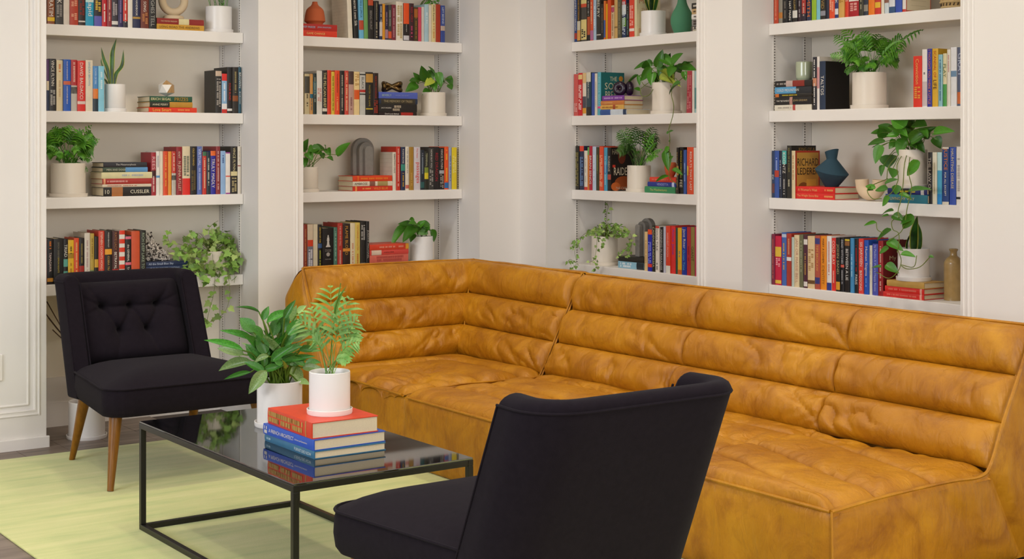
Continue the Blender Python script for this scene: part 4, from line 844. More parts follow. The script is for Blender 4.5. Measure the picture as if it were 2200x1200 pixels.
row('D', 1, books=[
 (192,235,-99,'#c04222',[('~',.5,.9,'#e09070')],None,[],T(.225)), (238,275,-99,'#8a8478',[('~',.1,.5,'#e0d8c8')],None,[(.78,.9,'#b8742a')],T(.23)), (278,325,-99,'#201d1c',[('~',.5,.9,'#7a746c')],None,[],T(.235)), (327,369,-99,'#1c191b',[('TICKET HAT MAIN',.3,.95,W_)],None,[],T(.235)), (372,418,-99,'#231f1c',[('WILLIAM',.5,.76,'#b89a50')],None,[(.78,.92,'#d8d4cc')],T(.24)), (421,459,-99,'#33202a',[('~',.4,.9,'#a8a0a0')],None,[],T(.23)), (461,501,-99,'#2a2030',[('~',.5,.9,'#c8b0a0')],None,[(.5,.85,'#a83028')],T(.235)),
 (508,553,-99,'#28304c',[('SMITH',.5,.92,'#d8702a')],None,[],T(.24)), (557,600,-99,'#94b82c','-',None,[],T(.22)), (603,638,-99,'#7abccc','-',None,[],T(.21)), (640,690,-99,'#2a2620',[('DAVID',.5,.8,'#a88a48')],None,[(.84,.93,'#8a8a94')],T(.24)), (692,723,-99,'#262a3c','-',None,[],T(.23)), (726,778,-99,'#e05028',[('~',.4,.85,'#f0b090')],None,[],T(.23)), (780,813,-99,'#24326e',[('LUCK',.4,.76,W_)],None,[(.82,.93,'#d8d8dc')],T(.235)), (816,870,-99,'#d0a254',[('~',.5,.7,'#a87830')],None,[],T(.22)),
 (873,914,-99,'#d83e26',[('GIFTS',.5,.7,'#f0c8b0')],None,[],T(.23)), (916,1010,-99,'#a81c24',[('~',.75,.95,'#d89a90')],None,[(.42,.72,'#e0d8cc')],T(.24)), (1013,1056,-99,'#3c3a2c',[('~',.4,.9,'#a8a080')],None,[],T(.23)), (1059,1100,-99,'#2c3240',[('~',.4,.7,'#b8b4a8')],None,[(.8,.92,'#8a8478')],T(.235)), (1102,1165,-99,'#e87c1c','-',None,[],T(.23)), (1167,1220,-99,'#c8342a',[('~',.4,.6,'#e8a898')],None,[(.78,.88,'#e0b430')],T(.24)), (1223,1256,-99,'#e0d8c4','-',None,[],T(.235)), (1259,1301,-99,'#c8d0d4','-',None,[(.5,.8,'#8a5a48')],T(.23)),
 (1304,1361,-99,'#34527a',[('~',.4,.6,W_)],None,[(.6,.72,'#a83a30'),(.74,.88,'#d8d8dc')],T(.23)), (1364,1428,-99,'#3650aa','-',None,[],T(.23)),
 (1432,1466,-99,'#e0d8d0','-',None,[(.95,1,'#c83a2c')],{'h': .235, 'cover': [('panel', 0, 1, 0, 1, '#c8553f'), ('panel', .03, .97, .03, .97, '#dccfb0')]+[('panel', .2, .8, .12+.09*k, .125+.09*k, '#b8a888') for k in range(8)]})], **zd1)
ZD2 = stack('D', 2, books=[(206,560,757,814,'#221c1a',[('~',.05,.28,'#b0a8a0')],None,[(.3,.48,'#c0a8a0'),(.48,.8,'#8a2c20')]), (203,558,816,880,'#26282c',[('COLD MOUNTAIN',.06,.66,W_)],None,[(0,.58,'#5aa0cc')]), (208,556,882,914,'#24201c',[('~',.2,.6,'#d8c028')],None,[(0,.1,'#d07028')]), (206,558,917,991,'#1f1c1a',[('THE TESTAMENT',.04,.4,W_),('JOHN GRISHAM',.5,.88,'#b8a070')],None,[(.4,.48,'#b88a7a')]), (200,556,993,1046,'#e0d8c6',[('~',.1,.45,'#b8b0a4')],None,[(.5,.57,'#b84a44')])], where='the pile under the green candle', **zd1)
row('D', 2, books=[(566,604,550,'#26242a',[('~',.05,.38,'#d8d4cc'),('~a',.5,.9,'#d8d4cc')],None,[(.4,.55,'#c08060')]), (606,632,545,'#e0d8d0','-',None,[(.2,.6,'#c89090')]), (634,690,590,'#26344c',[('TALTOS',.3,.7,W_),],None,[],{'cover': [('panel', 0, 1, 0, 1, '#171312')], 'dp': .155})], **zd1)
row('D', 2, books=[(1537,1620,540,'#d8321e',[('Conviction',.06,.55,'#e8b060'),('~',.6,.8,'#e0903a')],None,[],{}), (1622,1670,475,'#e2dcd6',[('~',.4,.5,'#4a4a4a')],None,[(.56,.98,'#c8b8b8')]), (1673,1716,470,'#2c2c94',[('I THOUGHT YOU WERE A LITTLE',.02,.95,'#d8883a')],None,[]), (1719,1776,468,'#d8aa2c',[('SCANDAL OF',.04,.5,'#b83a20'),('LIFE',.54,.7,'#4a2a18')],None,[]), (1778,1818,525,'#8abac4',[('~',.1,.9,'#3a6a88')],None,[]), (1820,1860,515,'#ddd2a8',[('PLAY',.2,.45,'#4a6a38')],None,[(.58,1,'#4a9a48')]), (1863,1896,475,'#e0dacc',[('~',.1,.4,'#c88a80')],None,[]), (1899,1955,455,'#e0e0e2','-',None,[(.4,.5,'#6a8aa8')]), (1958,2020,455,'#586078',[('GRAY',.1,.5,'#b8c0d0')],None,[(.76,.96,'#c86a38')])], **zd1)
zd2 = dict(ox=1620, oy=230, s=490/2200)
LED = [('panel', 0, 1, 0, 1, '#a8321e'), ('panel', .06, .95, .03, .96, '#b98c3c'), ('text', .08, .94, .68, .84, '#1f1614', 'RICHARD'), ('text', .08, .94, .5, .64, '#1f1614', 'LEDERER'), ('disc', .1, .55, .06, .34, '#7a4a1c'), ('panel', .45, .85, .2, .4, '#d0a040'), ('panel', .4, .9, .05, .18, '#8a6a3a')]
row('D', 3, books=[(172,198,420,'#22385c',[('DI',.5,.62,W_)],None,[(.7,.9,'#6a3a38')]), (199,241,420,'#36549e',[('~',.15,.4,'#a8b8e0')],None,[(.42,.56,'#b8402c')]), (243,270,420,'#1f2438',[('~',.2,.8,'#b8c0d0')],None,[]), (271,314,420,'#1b1a1c',[('KOONTZ',.04,.48,W_),('~',.6,.9,'#b8b4b0')],None,[(0,.28,'#4ab0a8')]),
 (318,361,370,'#262218',[('KING OF A STORM',.05,.5,'#a09858'),('~',.6,.8,'#c8c0a0')],None,[],{'cover': [('panel', 0, 1, 0, 1, '#1f1a16'), ('text', .3, .95, .9, .96, '#8a6a2c', 'KING OF A')]}), (363,398,420,'#dccaa0',[('~',.1,.6,'#b87a48')],None,[],{'cover': LED})], **zd2)
ZD3 = stack('D', 3, books=[(406,780,768,828,'#d8251f',[('A Woman\'s Wait',.06,.56,'#e8b070'),('~',.75,.95,'#e8a060')],None,[]), (398,778,829,886,'#d42a22',[('The Weight Stone Bite',.06,.6,'#e8b070'),('~',.75,.95,'#e8a060')],None,[])], where='the red pair under the blue vase', off=.02, **zd2)
ZD3b = stack('D', 3, books=[(1290,1668,790,846,'#232a6c',[('~',.3,.7,'#d8c830')],None,[(.3,.55,'#1f1c1a'),(.85,.93,'#c8c8c8')]), (1270,1674,848,930,'#2a7488',[('LIVING MY WAY',.12,.7,'#c8b878')],None,[(0,.1,'#22408c')])], where='the pair under the trailing plant', off=.0, **zd2)
row('D', 3, books=[(1678,1718,435,'#231e1c',[('THE LAW OF',.1,.75,'#b8aca0')],None,[]), (1721,1763,435,'#ddd6c0',[('~',.2,.8,'#b8b090')],None,[]), (1766,1813,435,'#4aa4c8','-',None,[(0,.35,'#b8d8d8'),(.8,1,'#2a86c8')]), (1816,1880,385,'#22407e',[('JUSTICE',.02,.4,'#d8802c'),('FOR ALL EXCEPT',.44,.85,W_)],None,[(.0,.03,'#d8d0c0'),(.95,1,'#d8d0c0')]), (1886,1948,385,'#304ca4',[('HAUNTING DISEASE',.03,.72,'#d8c898')],None,[]), (1952,2030,380,'#e2dcd4',[('~',.2,.75,'#b0a8a4')],None,[(.86,.9,'#2a2a2a')])], **zd2)
zd3 = dict(ox=1620, oy=440, s=490/2200)
row('D', 4, books=[
 (166,201,280,'#781e3a',[('~',.1,.9,'#c86a5a')],None,[]), (203,263,300,'#c8143e',[('~',.45,.6,'#f0a0a8')],None,[(.22,.42,'#e0b83a'),(.9,.97,'#e0b83a')]), (267,313,265,'#4064aa',[('~',.2,.7,'#c8a050')],None,[(.03,.09,'#b8c0d0')]), (315,361,275,'#a83422',[('~',.1,.4,'#d89a70')],None,[(.45,.52,'#e0dcd8')]), (363,386,310,'#b8c6ba','-',None,[]), (388,435,290,'#ddc9a0',[('JAN OR MAISIE BELL',.06,.92,'#c08a78')],None,[]), (437,475,285,'#6a6a4c',[('~',.1,.7,'#a8a888')],None,[]), (479,515,290,'#4c2030',[('~',.35,.75,'#c89a48')],None,[(.08,.18,'#d8d0c8'),(.88,.97,'#d8d0c8')]), (518,586,300,'#dabf92',[('~',.25,.65,'#b08a58')],None,[(.84,.91,'#6a4a28')]), (589,635,295,'#b0523e',[('TIM BROKAW',.18,.66,'#d8a050')],None,[(.05,.16,'#3a3a78'),(.78,.9,'#3a3a78')]),
 (641,700,300,'#e28a22',[('MARY A COHEN',.05,.5,'#2a1a10'),('IDENTITY',.55,.9,'#8a5a18')],None,[]), (703,748,300,'#e4ddd8',[('~',.1,.7,'#c8847a')],None,[(.86,1,'#2a3a88')]), (751,790,320,'#d82e26',[('COLD SLAY',.05,.5,'#f0d0c0'),('~',.6,.85,'#f0b0a0')],None,[]), (791,829,315,'#211e1a',[('JOHN SAND',.1,.7,'#b8a878')],None,[(.82,.97,'#d8962a')]), (831,870,315,'#1c1b1e',[('DEAD WITCHES',.04,.48,'#c8c8cc'),('~',.6,.85,'#b0b0b4')],None,[(.5,.55,'#c8584a')]), (876,923,320,'#1f1c1c',[('BETWEEN A LIE',.2,.78,'#d8d4d0')],None,[(.02,.05,'#d8c030'),(.06,.14,'#8a5a30')]), (929,963,320,'#4088b8',[('~',.3,.7,'#a8d0e4')],None,[]),
 (966,1006,325,'#231f1e',[('~',.1,.6,'#a82a2c'),('PARIS',.66,.84,'#d8d0c8')],None,[]), (1009,1058,325,'#d83e36',[('SIS JARVISEN',.06,.5,W_),('BIRDSONG',.58,.94,W_)],None,[]), (1063,1105,340,'#1e52b2',[('Human Stigma',.12,.66,W_),('~',.7,.85,'#6a9ae0')],None,[]), (1108,1141,390,'#ddd6c4',[('~',.1,.6,'#c0b8a8')],None,[]), (1143,1196,375,'#4a52aa',[('by Pauline A Where Happy Books',.03,.92,'#b8c0e8')],None,[]), (1199,1246,345,'#981e22',[('~',.1,.9,'#d8b0a0')],None,[],{'cover': [('panel', 0, 1, 0, 1, '#6e1a1c'), ('text', .25, .7, .62, .72, '#c8b890', 'My L')]})], **zd3)
ZD4 = stack('D', 4, books=[(1282,1642,742,800,'#c39a4e','-',None,[]), (1264,1640,792,846,'#d82a24',[('~',.1,.8,'#e87a68')],None,[(.9,.95,'#e8a090')]), (1248,1640,848,898,'#cf2c26',[('~',.1,.8,'#e87a68')],None,[(.9,.95,'#e8a090')])], where='the pile under the dark leafed plant', **zd3)
# chess piece printed on the wide black spine is drawn as flat print
b_ = BAYS['B']; p_, d_ = b_.px(620+459*400/2182, 0, .012)
prof = [(-.0105,.0),(.0105,.0),(.0105,.003),(.0075,.006),(.0055,.012),(.0042,.026),(.0065,.028),(.0065,.0305),(.0045,.032),(.0055,.0385),(.0018,.041),(.0018,.0435),(.0038,.0435),(.0038,.0462),(.0018,.0462),(.0018,.05),(-.0018,.05),(-.0018,.0462),(-.0038,.0462),(-.0038,.0435),(-.0018,.0435),(-.0018,.041),(-.0055,.0385),(-.0045,.032),(-.0065,.0305),(-.0065,.028),(-.0042,.026),(-.0055,.012),(-.0075,.006),(-.0105,.003)]
for o in [o for o in bpy.data.objects if o.name.startswith('book') and o.get('group', '').startswith('books standing on the fourth shelf of the terracotta')]:
    if abs(o.location.x-p_.x) < .02:
        m = MB(); m.add([(x*1.25, -.0029, .115+z*1.25) for x, z in prof], [tuple(range(len(prof)))]); m.obj('spine_emblem', tmat('#cfc9c0'), o, smooth=False)
        m = MB(); m.add([(.0105*math.cos(k*.3927), -.0029, .077+.0105*math.sin(k*.3927)) for k in range(16)], [tuple(range(16))]); m.obj('spine_emblem', tmat('#a8a098'), o, smooth=False)
        m = MB()
        for zz, bd in ((.098, 'Searching'), (.091, 'for Bobby'), (.05, 'FISCHER')):
            vs, fs, tw, th = text_mesh(bd); s_ = .034/tw; m.add([(v[0]*s_-.017, -.0029, zz+v[1]*s_*.6) for v in vs], fs)
        m.obj('spine_lettering', tmat('#bfb9b0'), o, smooth=False)
# ------------------------------------------------------------------ plants
CUR = [None]
def blade(L, wd, shape, droop, cup=.18, nl=7):
    """leaf along +y, width along x, normal +z"""
    P = {'heart': lambda t: (math.sin(math.pi*min(1, t*.96+.04)**.62))**.8*(1 if t > .08 else .75), 'lance': lambda t: math.sin(math.pi*t**.8)**.9, 'strap': lambda t: min(1, t*6+.45)*(1-max(0, (t-.72)/.28)**2.2)}[shape]
    vs = []; fs = []
    for i in range(nl+1):
        t = i/nl; hw = max(.0, P(t))*wd/2; y = L*(t-.15*droop*t*t); z = -L*droop*t*t*.55
        for k in (-1, -.5, 0, .5, 1): vs.append((k*hw, y, z+cup*hw*abs(k)**1.3))
    for i in range(nl):
        for k in range(4): a = i*5+k; fs.append((a, a+1, a+6, a+5))
    m = MB(); m.add(vs, fs); return m.mesh('leaf', True, 80)
def ivy_leaf():
    pts = []
    for a, r in ((-90, .30), (-60, .52), (-28, .62), (-5, .50), (18, .78), (38, .52), (60, .62), (90, 1.1), (120, .62), (142, .52), (162, .78), (185, .50), (208, .62), (240, .52)):
        pts.append((r*.6*math.cos(math.radians(a)), .25+r*.62*math.sin(math.radians(a)), .06*abs(math.cos(math.radians(a)))))
    m = MB(); m.add([(0, .25, 0)]+pts, [(0, i+1, (i+1) % len(pts)+1) for i in range(len(pts))]); return m.mesh('leaf', True, 80)
LEAVES = {s: [blade(1, 1, s, d, c) for d, c in ((.1, .25), (.35, .2), (.6, .3))] for s in ('heart', 'lance')}
IVYL = ivy_leaf()
def with_mat(me, m, cache={}):
    k = (me.name, m.name)
    if k not in cache:
        c = me.copy(); c.materials.clear(); c.materials.append(m); cache[k] = c
    return cache[k]
def leaf(root, base, tip, wd, shape='heart', m=POTHOS, nrm=None, name='leaf', bend=None):
    base, tip = Vector(base), Vector(tip)
    if CUR[0]: base, tip = CUR[0].clamp(base), CUR[0].clamp(tip)
    y = tip-base; L = y.length
    if L < 1e-4: return
    y.normalize(); tc = (EYE-base).normalized()
    n = nrm or (tc*.95+Vector((0, 0, .55))+Vector((R.uniform(-.45, .45), R.uniform(-.45, .45), R.uniform(-.2, .35))))
    n = n-y*n.dot(y)
    if n.length < 1e-3: n = y.orthogonal()
    n.normalize(); x = y.cross(n)
    me = IVYL if shape == 'ivy' else LEAVES[shape][R.randrange(3) if bend is None else bend]
    o = put(name, with_mat(me, m), None, root)
    M = Matrix(((x.x*wd, y.x*L, n.x*L, 0), (x.y*wd, y.y*L, n.y*L, 0), (x.z*wd, y.z*L, n.z*L, 0), (0, 0, 0, 1)))
    M.translation = base-root.location; o.matrix_local = M
    return o
def stems(root, lines, r, m=STEM, name='stem', seg=5, n=4):
    for pts in lines:
        MB().tube([(CUR[0].clamp(p) if CUR[0] else Vector(p))-root.location for p in catmull(pts, n)], r, seg).obj(name, m, root)
def pot_parts(root, r, h, m=POTM, saucer=True, soil=.85, taper=1.0):
    z0 = .0
    if saucer:
        MB().lathe([(r*.9, 0), (r*1.09, .0), (r*1.11, .003), (r*1.12, .016), (r*1.08, .017), (r*1.07, .006), (r*.9, .005)], 40).obj('saucer', m, root); z0 = .0052
    w_ = max(.004, r*.06); rb = r*taper
    MB().lathe([(rb*.94, z0), (rb, z0+.004), (r, h-.002), (r-w_*.5, h), (r-w_, h-.003), (r-w_, h*soil-.004), (.001, h*soil-.004)], 40).obj('pot', m, root)
    MB().lathe([(.001, h*soil-.003), (r-w_-.0005, h*soil-.003), (r-w_-.0005, h*soil), (.001, h*soil+.003)], 20).obj('soil', SOIL, root)
GRP = 'potted plants in white pots'
def potted(bk, sh, ox, oy, s, x0, x1, yt, yb, label, name='potted_plant', off=None, z=None, m=POTM):
    b = BAYS[bk]; zz = SHELF_Z[sh] if z is None else z; CUR[0] = b
    _, d = b.px(ox+(x0+x1)/2*s, 0, .08); r = (x1-x0)*s*d/F/2; h = (yb-yt)*s*d/F
    oo = off if off is not None else r*1.12+.006
    p, d = b.px(ox+(x0+x1)/2*s, 0, oo); loc = b.w(b.t(p), oo, zz+.0002)
    t = thing(name, label, 'potted plant', loc, 0, GRP); t['h'] = h; t['r'] = r
    pot_parts(t, r, h, m); del t['h'], t['r']
    return t, loc+Vector((0, 0, h*.86)), r, oo
def pothos(t, top, r, bk, oo, Z, leaves, m=POTHOS, scale=1., spread=.05, vines=()):
    ox, oy, s = Z; b = BAYS[bk]
    for q in leaves:
        bx, by, tx, ty, wd = q[:5]; mm = q[5] if len(q) > 5 and q[5] else m; do = q[6] if len(q) > 6 else R.uniform(-spread, spread*.6)
        o0 = oo+do
        base, d = b.px(ox+bx*s, oy+by*s, o0); tip, _ = b.px(ox+tx*s, oy+ty*s, o0-R.uniform(.0, .05))
        leaf(t, base, tip, wd*s*d/F*scale*1.3, 'heart', mm)
        if len(q) > 7: continue
        a = top+Vector((R.uniform(-.5, .5)*r, R.uniform(-.5, .5)*r, 0)); mid = a.lerp(base, .55)+Vector((0, 0, .035))
        stems(t, [[a, mid, base+(tip-base)*.08]], .0016)
    for vn in vines:
        stems(t, [[b.px(ox+x*s, oy+y*s, (oo if k == 0 else vn[1]))[0] for k, (x, y) in enumerate(vn[0])]], .0019, VINE, 'vine', 5, 5)
ZL = lambda z: (z['ox'], z['oy'], z['s'])
def frond_mesh(base, tip, arch, nl, ll, lw, nrm, side_curl=.3, start=.35):
    base, tip = Vector(base), Vector(tip)
    if CUR[0]: tip = CUR[0].clamp(tip, .045)
    ll = min(ll, .3*(tip-base).length)
    mid = base.lerp(tip, .55)+arch
    pts = []
    for i in range(13):
        t = i/12; pts.append(base*(1-t)**2+mid*2*t*(1-t)+tip*t*t)
    m = MB(); m.tube(pts, [.0016*(1-.7*i/12) for i in range(13)], 4)
    for i in range(nl):
        t = start+(1-start)*(i+.5)/nl; p = base*(1-t)**2+mid*2*t*(1-t)+tip*t*t
        d = ((mid-base)*(1-t)+(tip-mid)*t).normalized()
        sd = d.cross(nrm)
        if sd.length < 1e-3: sd = d.orthogonal()
        sd.normalize(); q = math.sin(math.pi*min(1, (t-start)/(1-start)*.85+.18))**.7
        for sg in (-1, 1):
            L = ll*q*R.uniform(.85, 1.1); dirv = (sd*sg*.8+d*.75+Vector((0, 0, -.25))).normalized(); wv = dirv.cross(nrm).normalized()
            a, c, e = p, p+dirv*L*.5+Vector((0, 0, .06*L)), p+dirv*L+Vector((0, 0, -side_curl*L))
            w2 = lw*.5*(.7+.5*q)
            m.add([a-wv*w2*.35, a+wv*w2*.35, a.lerp(c, .6)-wv*w2, a.lerp(c, .6)+wv*w2, c.lerp(e, .3)-wv*w2*.9, c.lerp(e, .3)+wv*w2*.9, e], [(0, 1, 3, 2), (2, 3, 5, 4), (4, 5, 6)])
    return m
def frond(root, base, tip, arch, nl, ll, lw, m=PALM, nrm=None, start=.35, curl=.3):
    n = nrm or ((EYE-Vector(tip)).normalized()+Vector((0, 0, .8))).normalized()
    mb = frond_mesh(base, tip, arch, nl, ll, lw, n, curl, start); mb.v = [tuple(Vector(p)-root.location) for p in mb.v]
    return mb.obj('frond', m, root, angle=80)
def palm(t, top, r, rx, rz_, n, zmax, ll=.05, lw=.0075, m=PALM, dz=0., back=.16, view=None):
    vx = Vector((CO, -SI, 0)); vf = Vector((SI, CO, 0))
    for i in range(n):
        a = 2*math.pi*i/n+R.uniform(-.2, .2); q = R.uniform(.45, 1.)
        c = top+Vector((0, 0, rz_*.55+dz))
        tip = c+vx*(math.cos(a)*rx*q)+Vector((0, 0, math.sin(a)*rz_*.5*q))+vf*R.uniform(-.09, back*.4)
        tip.z = min(tip.z, zmax-.012); 
        if tip.z < top.z-.02: tip.z = top.z+R.uniform(-.02, .03)
        base = top+Vector((R.uniform(-.4, .4)*r, R.uniform(-.4, .4)*r, -.004))
        frond(t, base, tip, Vector((0, 0, min(.07, max(0, zmax-tip.z)*.5+.02))), 7, ll*R.uniform(.9, 1.35), lw*.85, m, start=.5)
def ivy_leaves(t, pts, size, gap, m):
    P = catmull(pts, 8); acc = 0; nxt = R.uniform(0, gap)
    for i in range(1, len(P)):
        acc += (P[i]-P[i-1]).length
        if acc > nxt:
            nxt = acc+gap*R.uniform(.6, 1.3); out = Vector((R.uniform(-1, 1), R.uniform(-1, 1), R.uniform(-.6, .5))).normalized()
            base = P[i]+out*.008; sz = size*R.uniform(.65, 1.2)
            leaf(t, base, base+(out+Vector((0, 0, -.5))).normalized()*sz, sz*1.05, 'ivy', m if R.random() < .75 else IVY_L)
def ivy(t, top, r, bk, oo, Z, dome, strands, ndome, size=.028):
    ox, oy, s = Z; b = BAYS[bk]; cx, cy, rx, ry = dome
    for i in range(ndome):
        a = R.uniform(0, 2*math.pi); q = math.sqrt(R.uniform(.02, 1))
        x, y = cx+math.cos(a)*rx*q, cy+math.sin(a)*ry*q
        p, d = b.px(ox+x*s, oy+y*s, oo+R.uniform(-.09, .07)*(1-.5*q)-.01)
        if p.z < top.z+.01 and R.random() < .8: p, d = b.px(ox+x*s, oy+y*s, oo-r-R.uniform(.004, .03))
        sz = size*R.uniform(.6, 1.2); dr = Vector((R.uniform(-1, 1), R.uniform(-1, 1), R.uniform(-1.2, .5))).normalized()
        leaf(t, p, p+dr*sz, sz*1.05, 'ivy', IVY if R.random() < .7 else IVY_L)
        if i % 3 == 0: stems(t, [[top, top.lerp(p, .6)+Vector((0, 0, .03)), p]], .0009, VINE)
    for st in strands:
        pts = [b.px(ox+x*s, oy+y*s, st[1]+R.uniform(-.01, .01))[0] for x, y in st[0]]
        stems(t, [pts], .0011, VINE, 'vine'); ivy_leaves(t, pts, size, st[2] if len(st) > 2 else .02, IVY)
def snake(t, base, lines):
    """stiff upright leaves with pale margins: list of (points, width)"""
    for pts, wd in lines:
        P = catmull(pts, 5); n = len(P); m = MB(); e = MB()
        vs = []; ev = []
        for i, p in enumerate(P):
            q = i/(n-1); hw = wd/2*min(1, .55+q*1.6)*(1-max(0, (q-.5)/.5)**1.8)
            tw = .5*math.sin(q*2+wd*40); ax = Vector((CO, -SI, 0))*math.cos(tw)+Vector((SI, CO, 0))*math.sin(tw); bk_ = Vector((SI, CO, 0))
            vs += [p-ax*hw, p+bk_*hw*.28, p+ax*hw]
            ev += [p-ax*hw*1.22-bk_*.0006, p-ax*hw*.94-bk_*.0012, p+ax*hw*.94-bk_*.0012, p+ax*hw*1.22-bk_*.0006]
        m.add([v-t.location for v in vs], [(i*3+k, i*3+k+1, i*3+k+4, i*3+k+3) for i in range(n-1) for k in (0, 1)])
        o = m.obj('leaf', SNAKE, t, angle=80)
        e.add([v-t.location for v in ev], [(i*4+k, i*4+k+1, i*4+k+5, i*4+k+4) for i in range(n-1) for k in (0, 2)]); e.obj('leaf_margin', SNAKE_E, o, angle=80)
def P_(bk, z, oo): 
    ox, oy, s = ZL(z); b = BAYS[bk]
    return lambda x, y, do=0.: b.px(ox+x*s, oy+y*s, oo+do)[0]
# --- bookcase behind the armchair
t, top, r, oo = potted('A', 1, **z1, x0=1660, x1=1915, yt=55, yb=312, label='white pot of thin green stems at the end of the top shelf', name='potted_grass')
for i in range(16):
    a = R.uniform(0, 6.28); tip = top+Vector((math.cos(a)*.09, math.sin(a)*.07, R.uniform(.12, .22)))
    frond(t, top+Vector((R.uniform(-.6, .6)*r, R.uniform(-.6, .6)*r, 0)), tip, Vector((0, 0, .05)), 7, .05, .007, PALM, start=.55)
t, top, r, oo = potted('A', 2, **z1, x0=668, x1=865, yt=825, yb=1096, label='snake plant with upright dark leaves in white pot', name='snake_plant')
q = P_('A', z1, oo)
snake(t, top, [([q(735,850), q(738,600), q(745,500), q(782,372)], .019), ([q(715,850), q(695,690), q(655,580), q(630,462)], .015), ([q(755,850), q(775,730), q(835,640), q(850,485)], .018), ([q(705,850), q(680,800), q(660,770)], .011), ([q(725,850), q(640,640), q(632,570)], .006)])
t, top, r, oo = potted('A', 3, **z2, x0=140, x1=472, yt=510, yb=842, label='bushy parlour palm in large white pot beneath the shelf', name='potted_palm', m=POTW)
palm(t, top, r, .135, .19, 40, SHELF_Z[2]-TH, .055, .0085, dz=.005)
q = P_('A', z2, oo)
for (x, y) in ((620,270), (500,590), (600,300), (540,130), (180,430), (100,350), (560,350), (540,480)): frond(t, top+Vector((R.uniform(-.03, .03), 0, 0)), q(x, y, -.05), Vector((0, 0, .06)), 7, .03, .006)
t, top, r, oo = potted('A', 4, **z3, x0=1560, x1=1880, yt=430, yb=662, label='variegated ivy spilling over the shelf behind the tufted armchair', name='potted_ivy', m=POTW)
ivy(t, top, r, 'A', oo, ZL(z3), (1720, 415, 335, 240), [([(1740,500),(1750,700),(1730,860),(1690,1010),(1665,1115)], -.02, .026), ([(1850,520),(1890,720),(1895,860),(1850,1000),(1750,1080),(1680,1115)], -.02, .024), ([(1900,480),(1945,640),(1940,720)], -.02, .02), ([(1600,400),(1400,340),(1310,330),(1285,260),(1310,200)], .03, .016), ([(1740,330),(1690,200),(1720,150),(1780,110)], .05, .018), ([(1660,420),(1500,430),(1330,440),(1280,400)], -.03, .018), ([(1680,480),(1590,560),(1600,660),(1700,700)], -.03, .018), ([(1830,420),(2000,430),(2060,480)], .0, .02), ([(1600,470),(1560,570),(1540,640)], -.04, .018), ([(1900,400),(1990,480),(1980,600)], -.02, .02)], 208, .042)
CUR[0] = BAYS['A']
# floor pot with bare twigs behind the armchair
t = thing('floor_planter', 'white planter with bare twigs on the floor behind the armchair', 'potted plant', (2.36, 6.72, .0047), 0, GRP)
pot_parts(t, .082, .17, POTM)
for tip in ((2.22, 6.86, .63), (2.215, 6.88, .58), (2.24, 6.84, .50), (2.24, 6.9, .55), (2.3, 6.9, .72), (2.4, 6.88, .66)):
    stems(t, [[(2.36, 6.72, .15), (2.33, 6.79, .38), tip]], .0028, mat('#4a3320', .7), 'twig')
# --- terracotta-vase bookcase
CUR[0] = BAYS['B']
t = thing('trailing_plant', 'trailing green plant peeking over books on the top shelf', 'potted plant', B.w(4.30, .232, SHELF_Z[1]+.0002), 0, GRP)
pot_parts(t, .046, .12, POTM, saucer=False); q = P_('B', zb1, .1)
top = t.location+Vector((0, 0, .1))
for (bx, by, tx, ty, wd) in ((1660,30,1590,45,30), (1680,20,1620,10,35), (1690,30,1660,70,28), (1700,20,1740,40,30), (1730,40,1750,80,28), (1740,20,1775,5,30), (1690,0,1700,-50,40), (1720,0,1760,-40,40)):
    leaf(t, q(bx, by), q(tx, ty), wd*.0004+.004, 'heart', POTHOS); stems(t, [[top, top.lerp(q(bx, by), .6)+Vector((0, 0, .06)), q(bx, by)]], .0014)
t, top, r, oo = potted('B', 2, **zb1, x0=1555, x1=1838, yt=1095, yb=1372, label='glossy heart-leafed pothos beside the bronze knot and blue books', name='potted_pothos', m=POTW)
pothos(t, top, r, 'B', oo, ZL(zb1), [(1610,930,1555,770,95), (1710,880,1640,770,48), (1740,850,1800,1010,85), (1530,960,1465,850,70), (1500,950,1415,945,62), (1505,985,1375,1060,90), (1690,930,1600,990,80,POTHOS_Y), (1850,910,1985,1000,90), (1880,990,1915,1050,60), (1890,930,1900,880,55), (1650,1050,1570,1095,70), (1760,900,1825,965,60), (1620,880,1680,1010,95), (1830,960,1875,895,55), (1700,960,1720,1060,70), (1560,900,1620,960,70), (1650,820,1700,930,70)])
t, top, r, oo = potted('B', 3, **zb2, x0=120, x1=345, yt=860, yb=1152, label='pothos with one long outstretched leaf in pot beside grey arch', name='potted_pothos', m=POTW)
pothos(t, top, r, 'B', oo, ZL(zb2), [(185,660,205,540,80), (260,650,420,690,105), (300,650,470,635,80), (430,660,440,600,45), (450,650,480,722,65), (570,735,722,568,110,None,-.03), (520,775,450,750,55), (210,700,290,765,90), (390,700,410,770,50), (190,760,200,850,60), (310,640,235,690,90), (180,620,190,690,70), (230,760,270,690,60)], spread=.03)
t, top, r, oo = potted('B', 4, **zb3, x0=1425, x1=1690, yt=565, yb=880, label='bright green broad-leafed plant in white pot just above the sofa back', name='potted_plant')
pothos(t, top, r, 'B', oo, ZL(zb3), [(1390,470,1165,655,95), (1450,480,1320,400,85), (1420,380,1475,392,40), (1480,480,1335,650,105), (1480,560,1410,640,80), (1520,470,1605,400,60), (1560,480,1725,510,105), (1665,510,1745,665,75), (1520,500,1640,555,90), (1500,440,1420,415,75), (1560,450,1690,430,70), (1540,540,1480,470,70), (1460,520,1500,430,80), (1590,520,1660,470,70)])
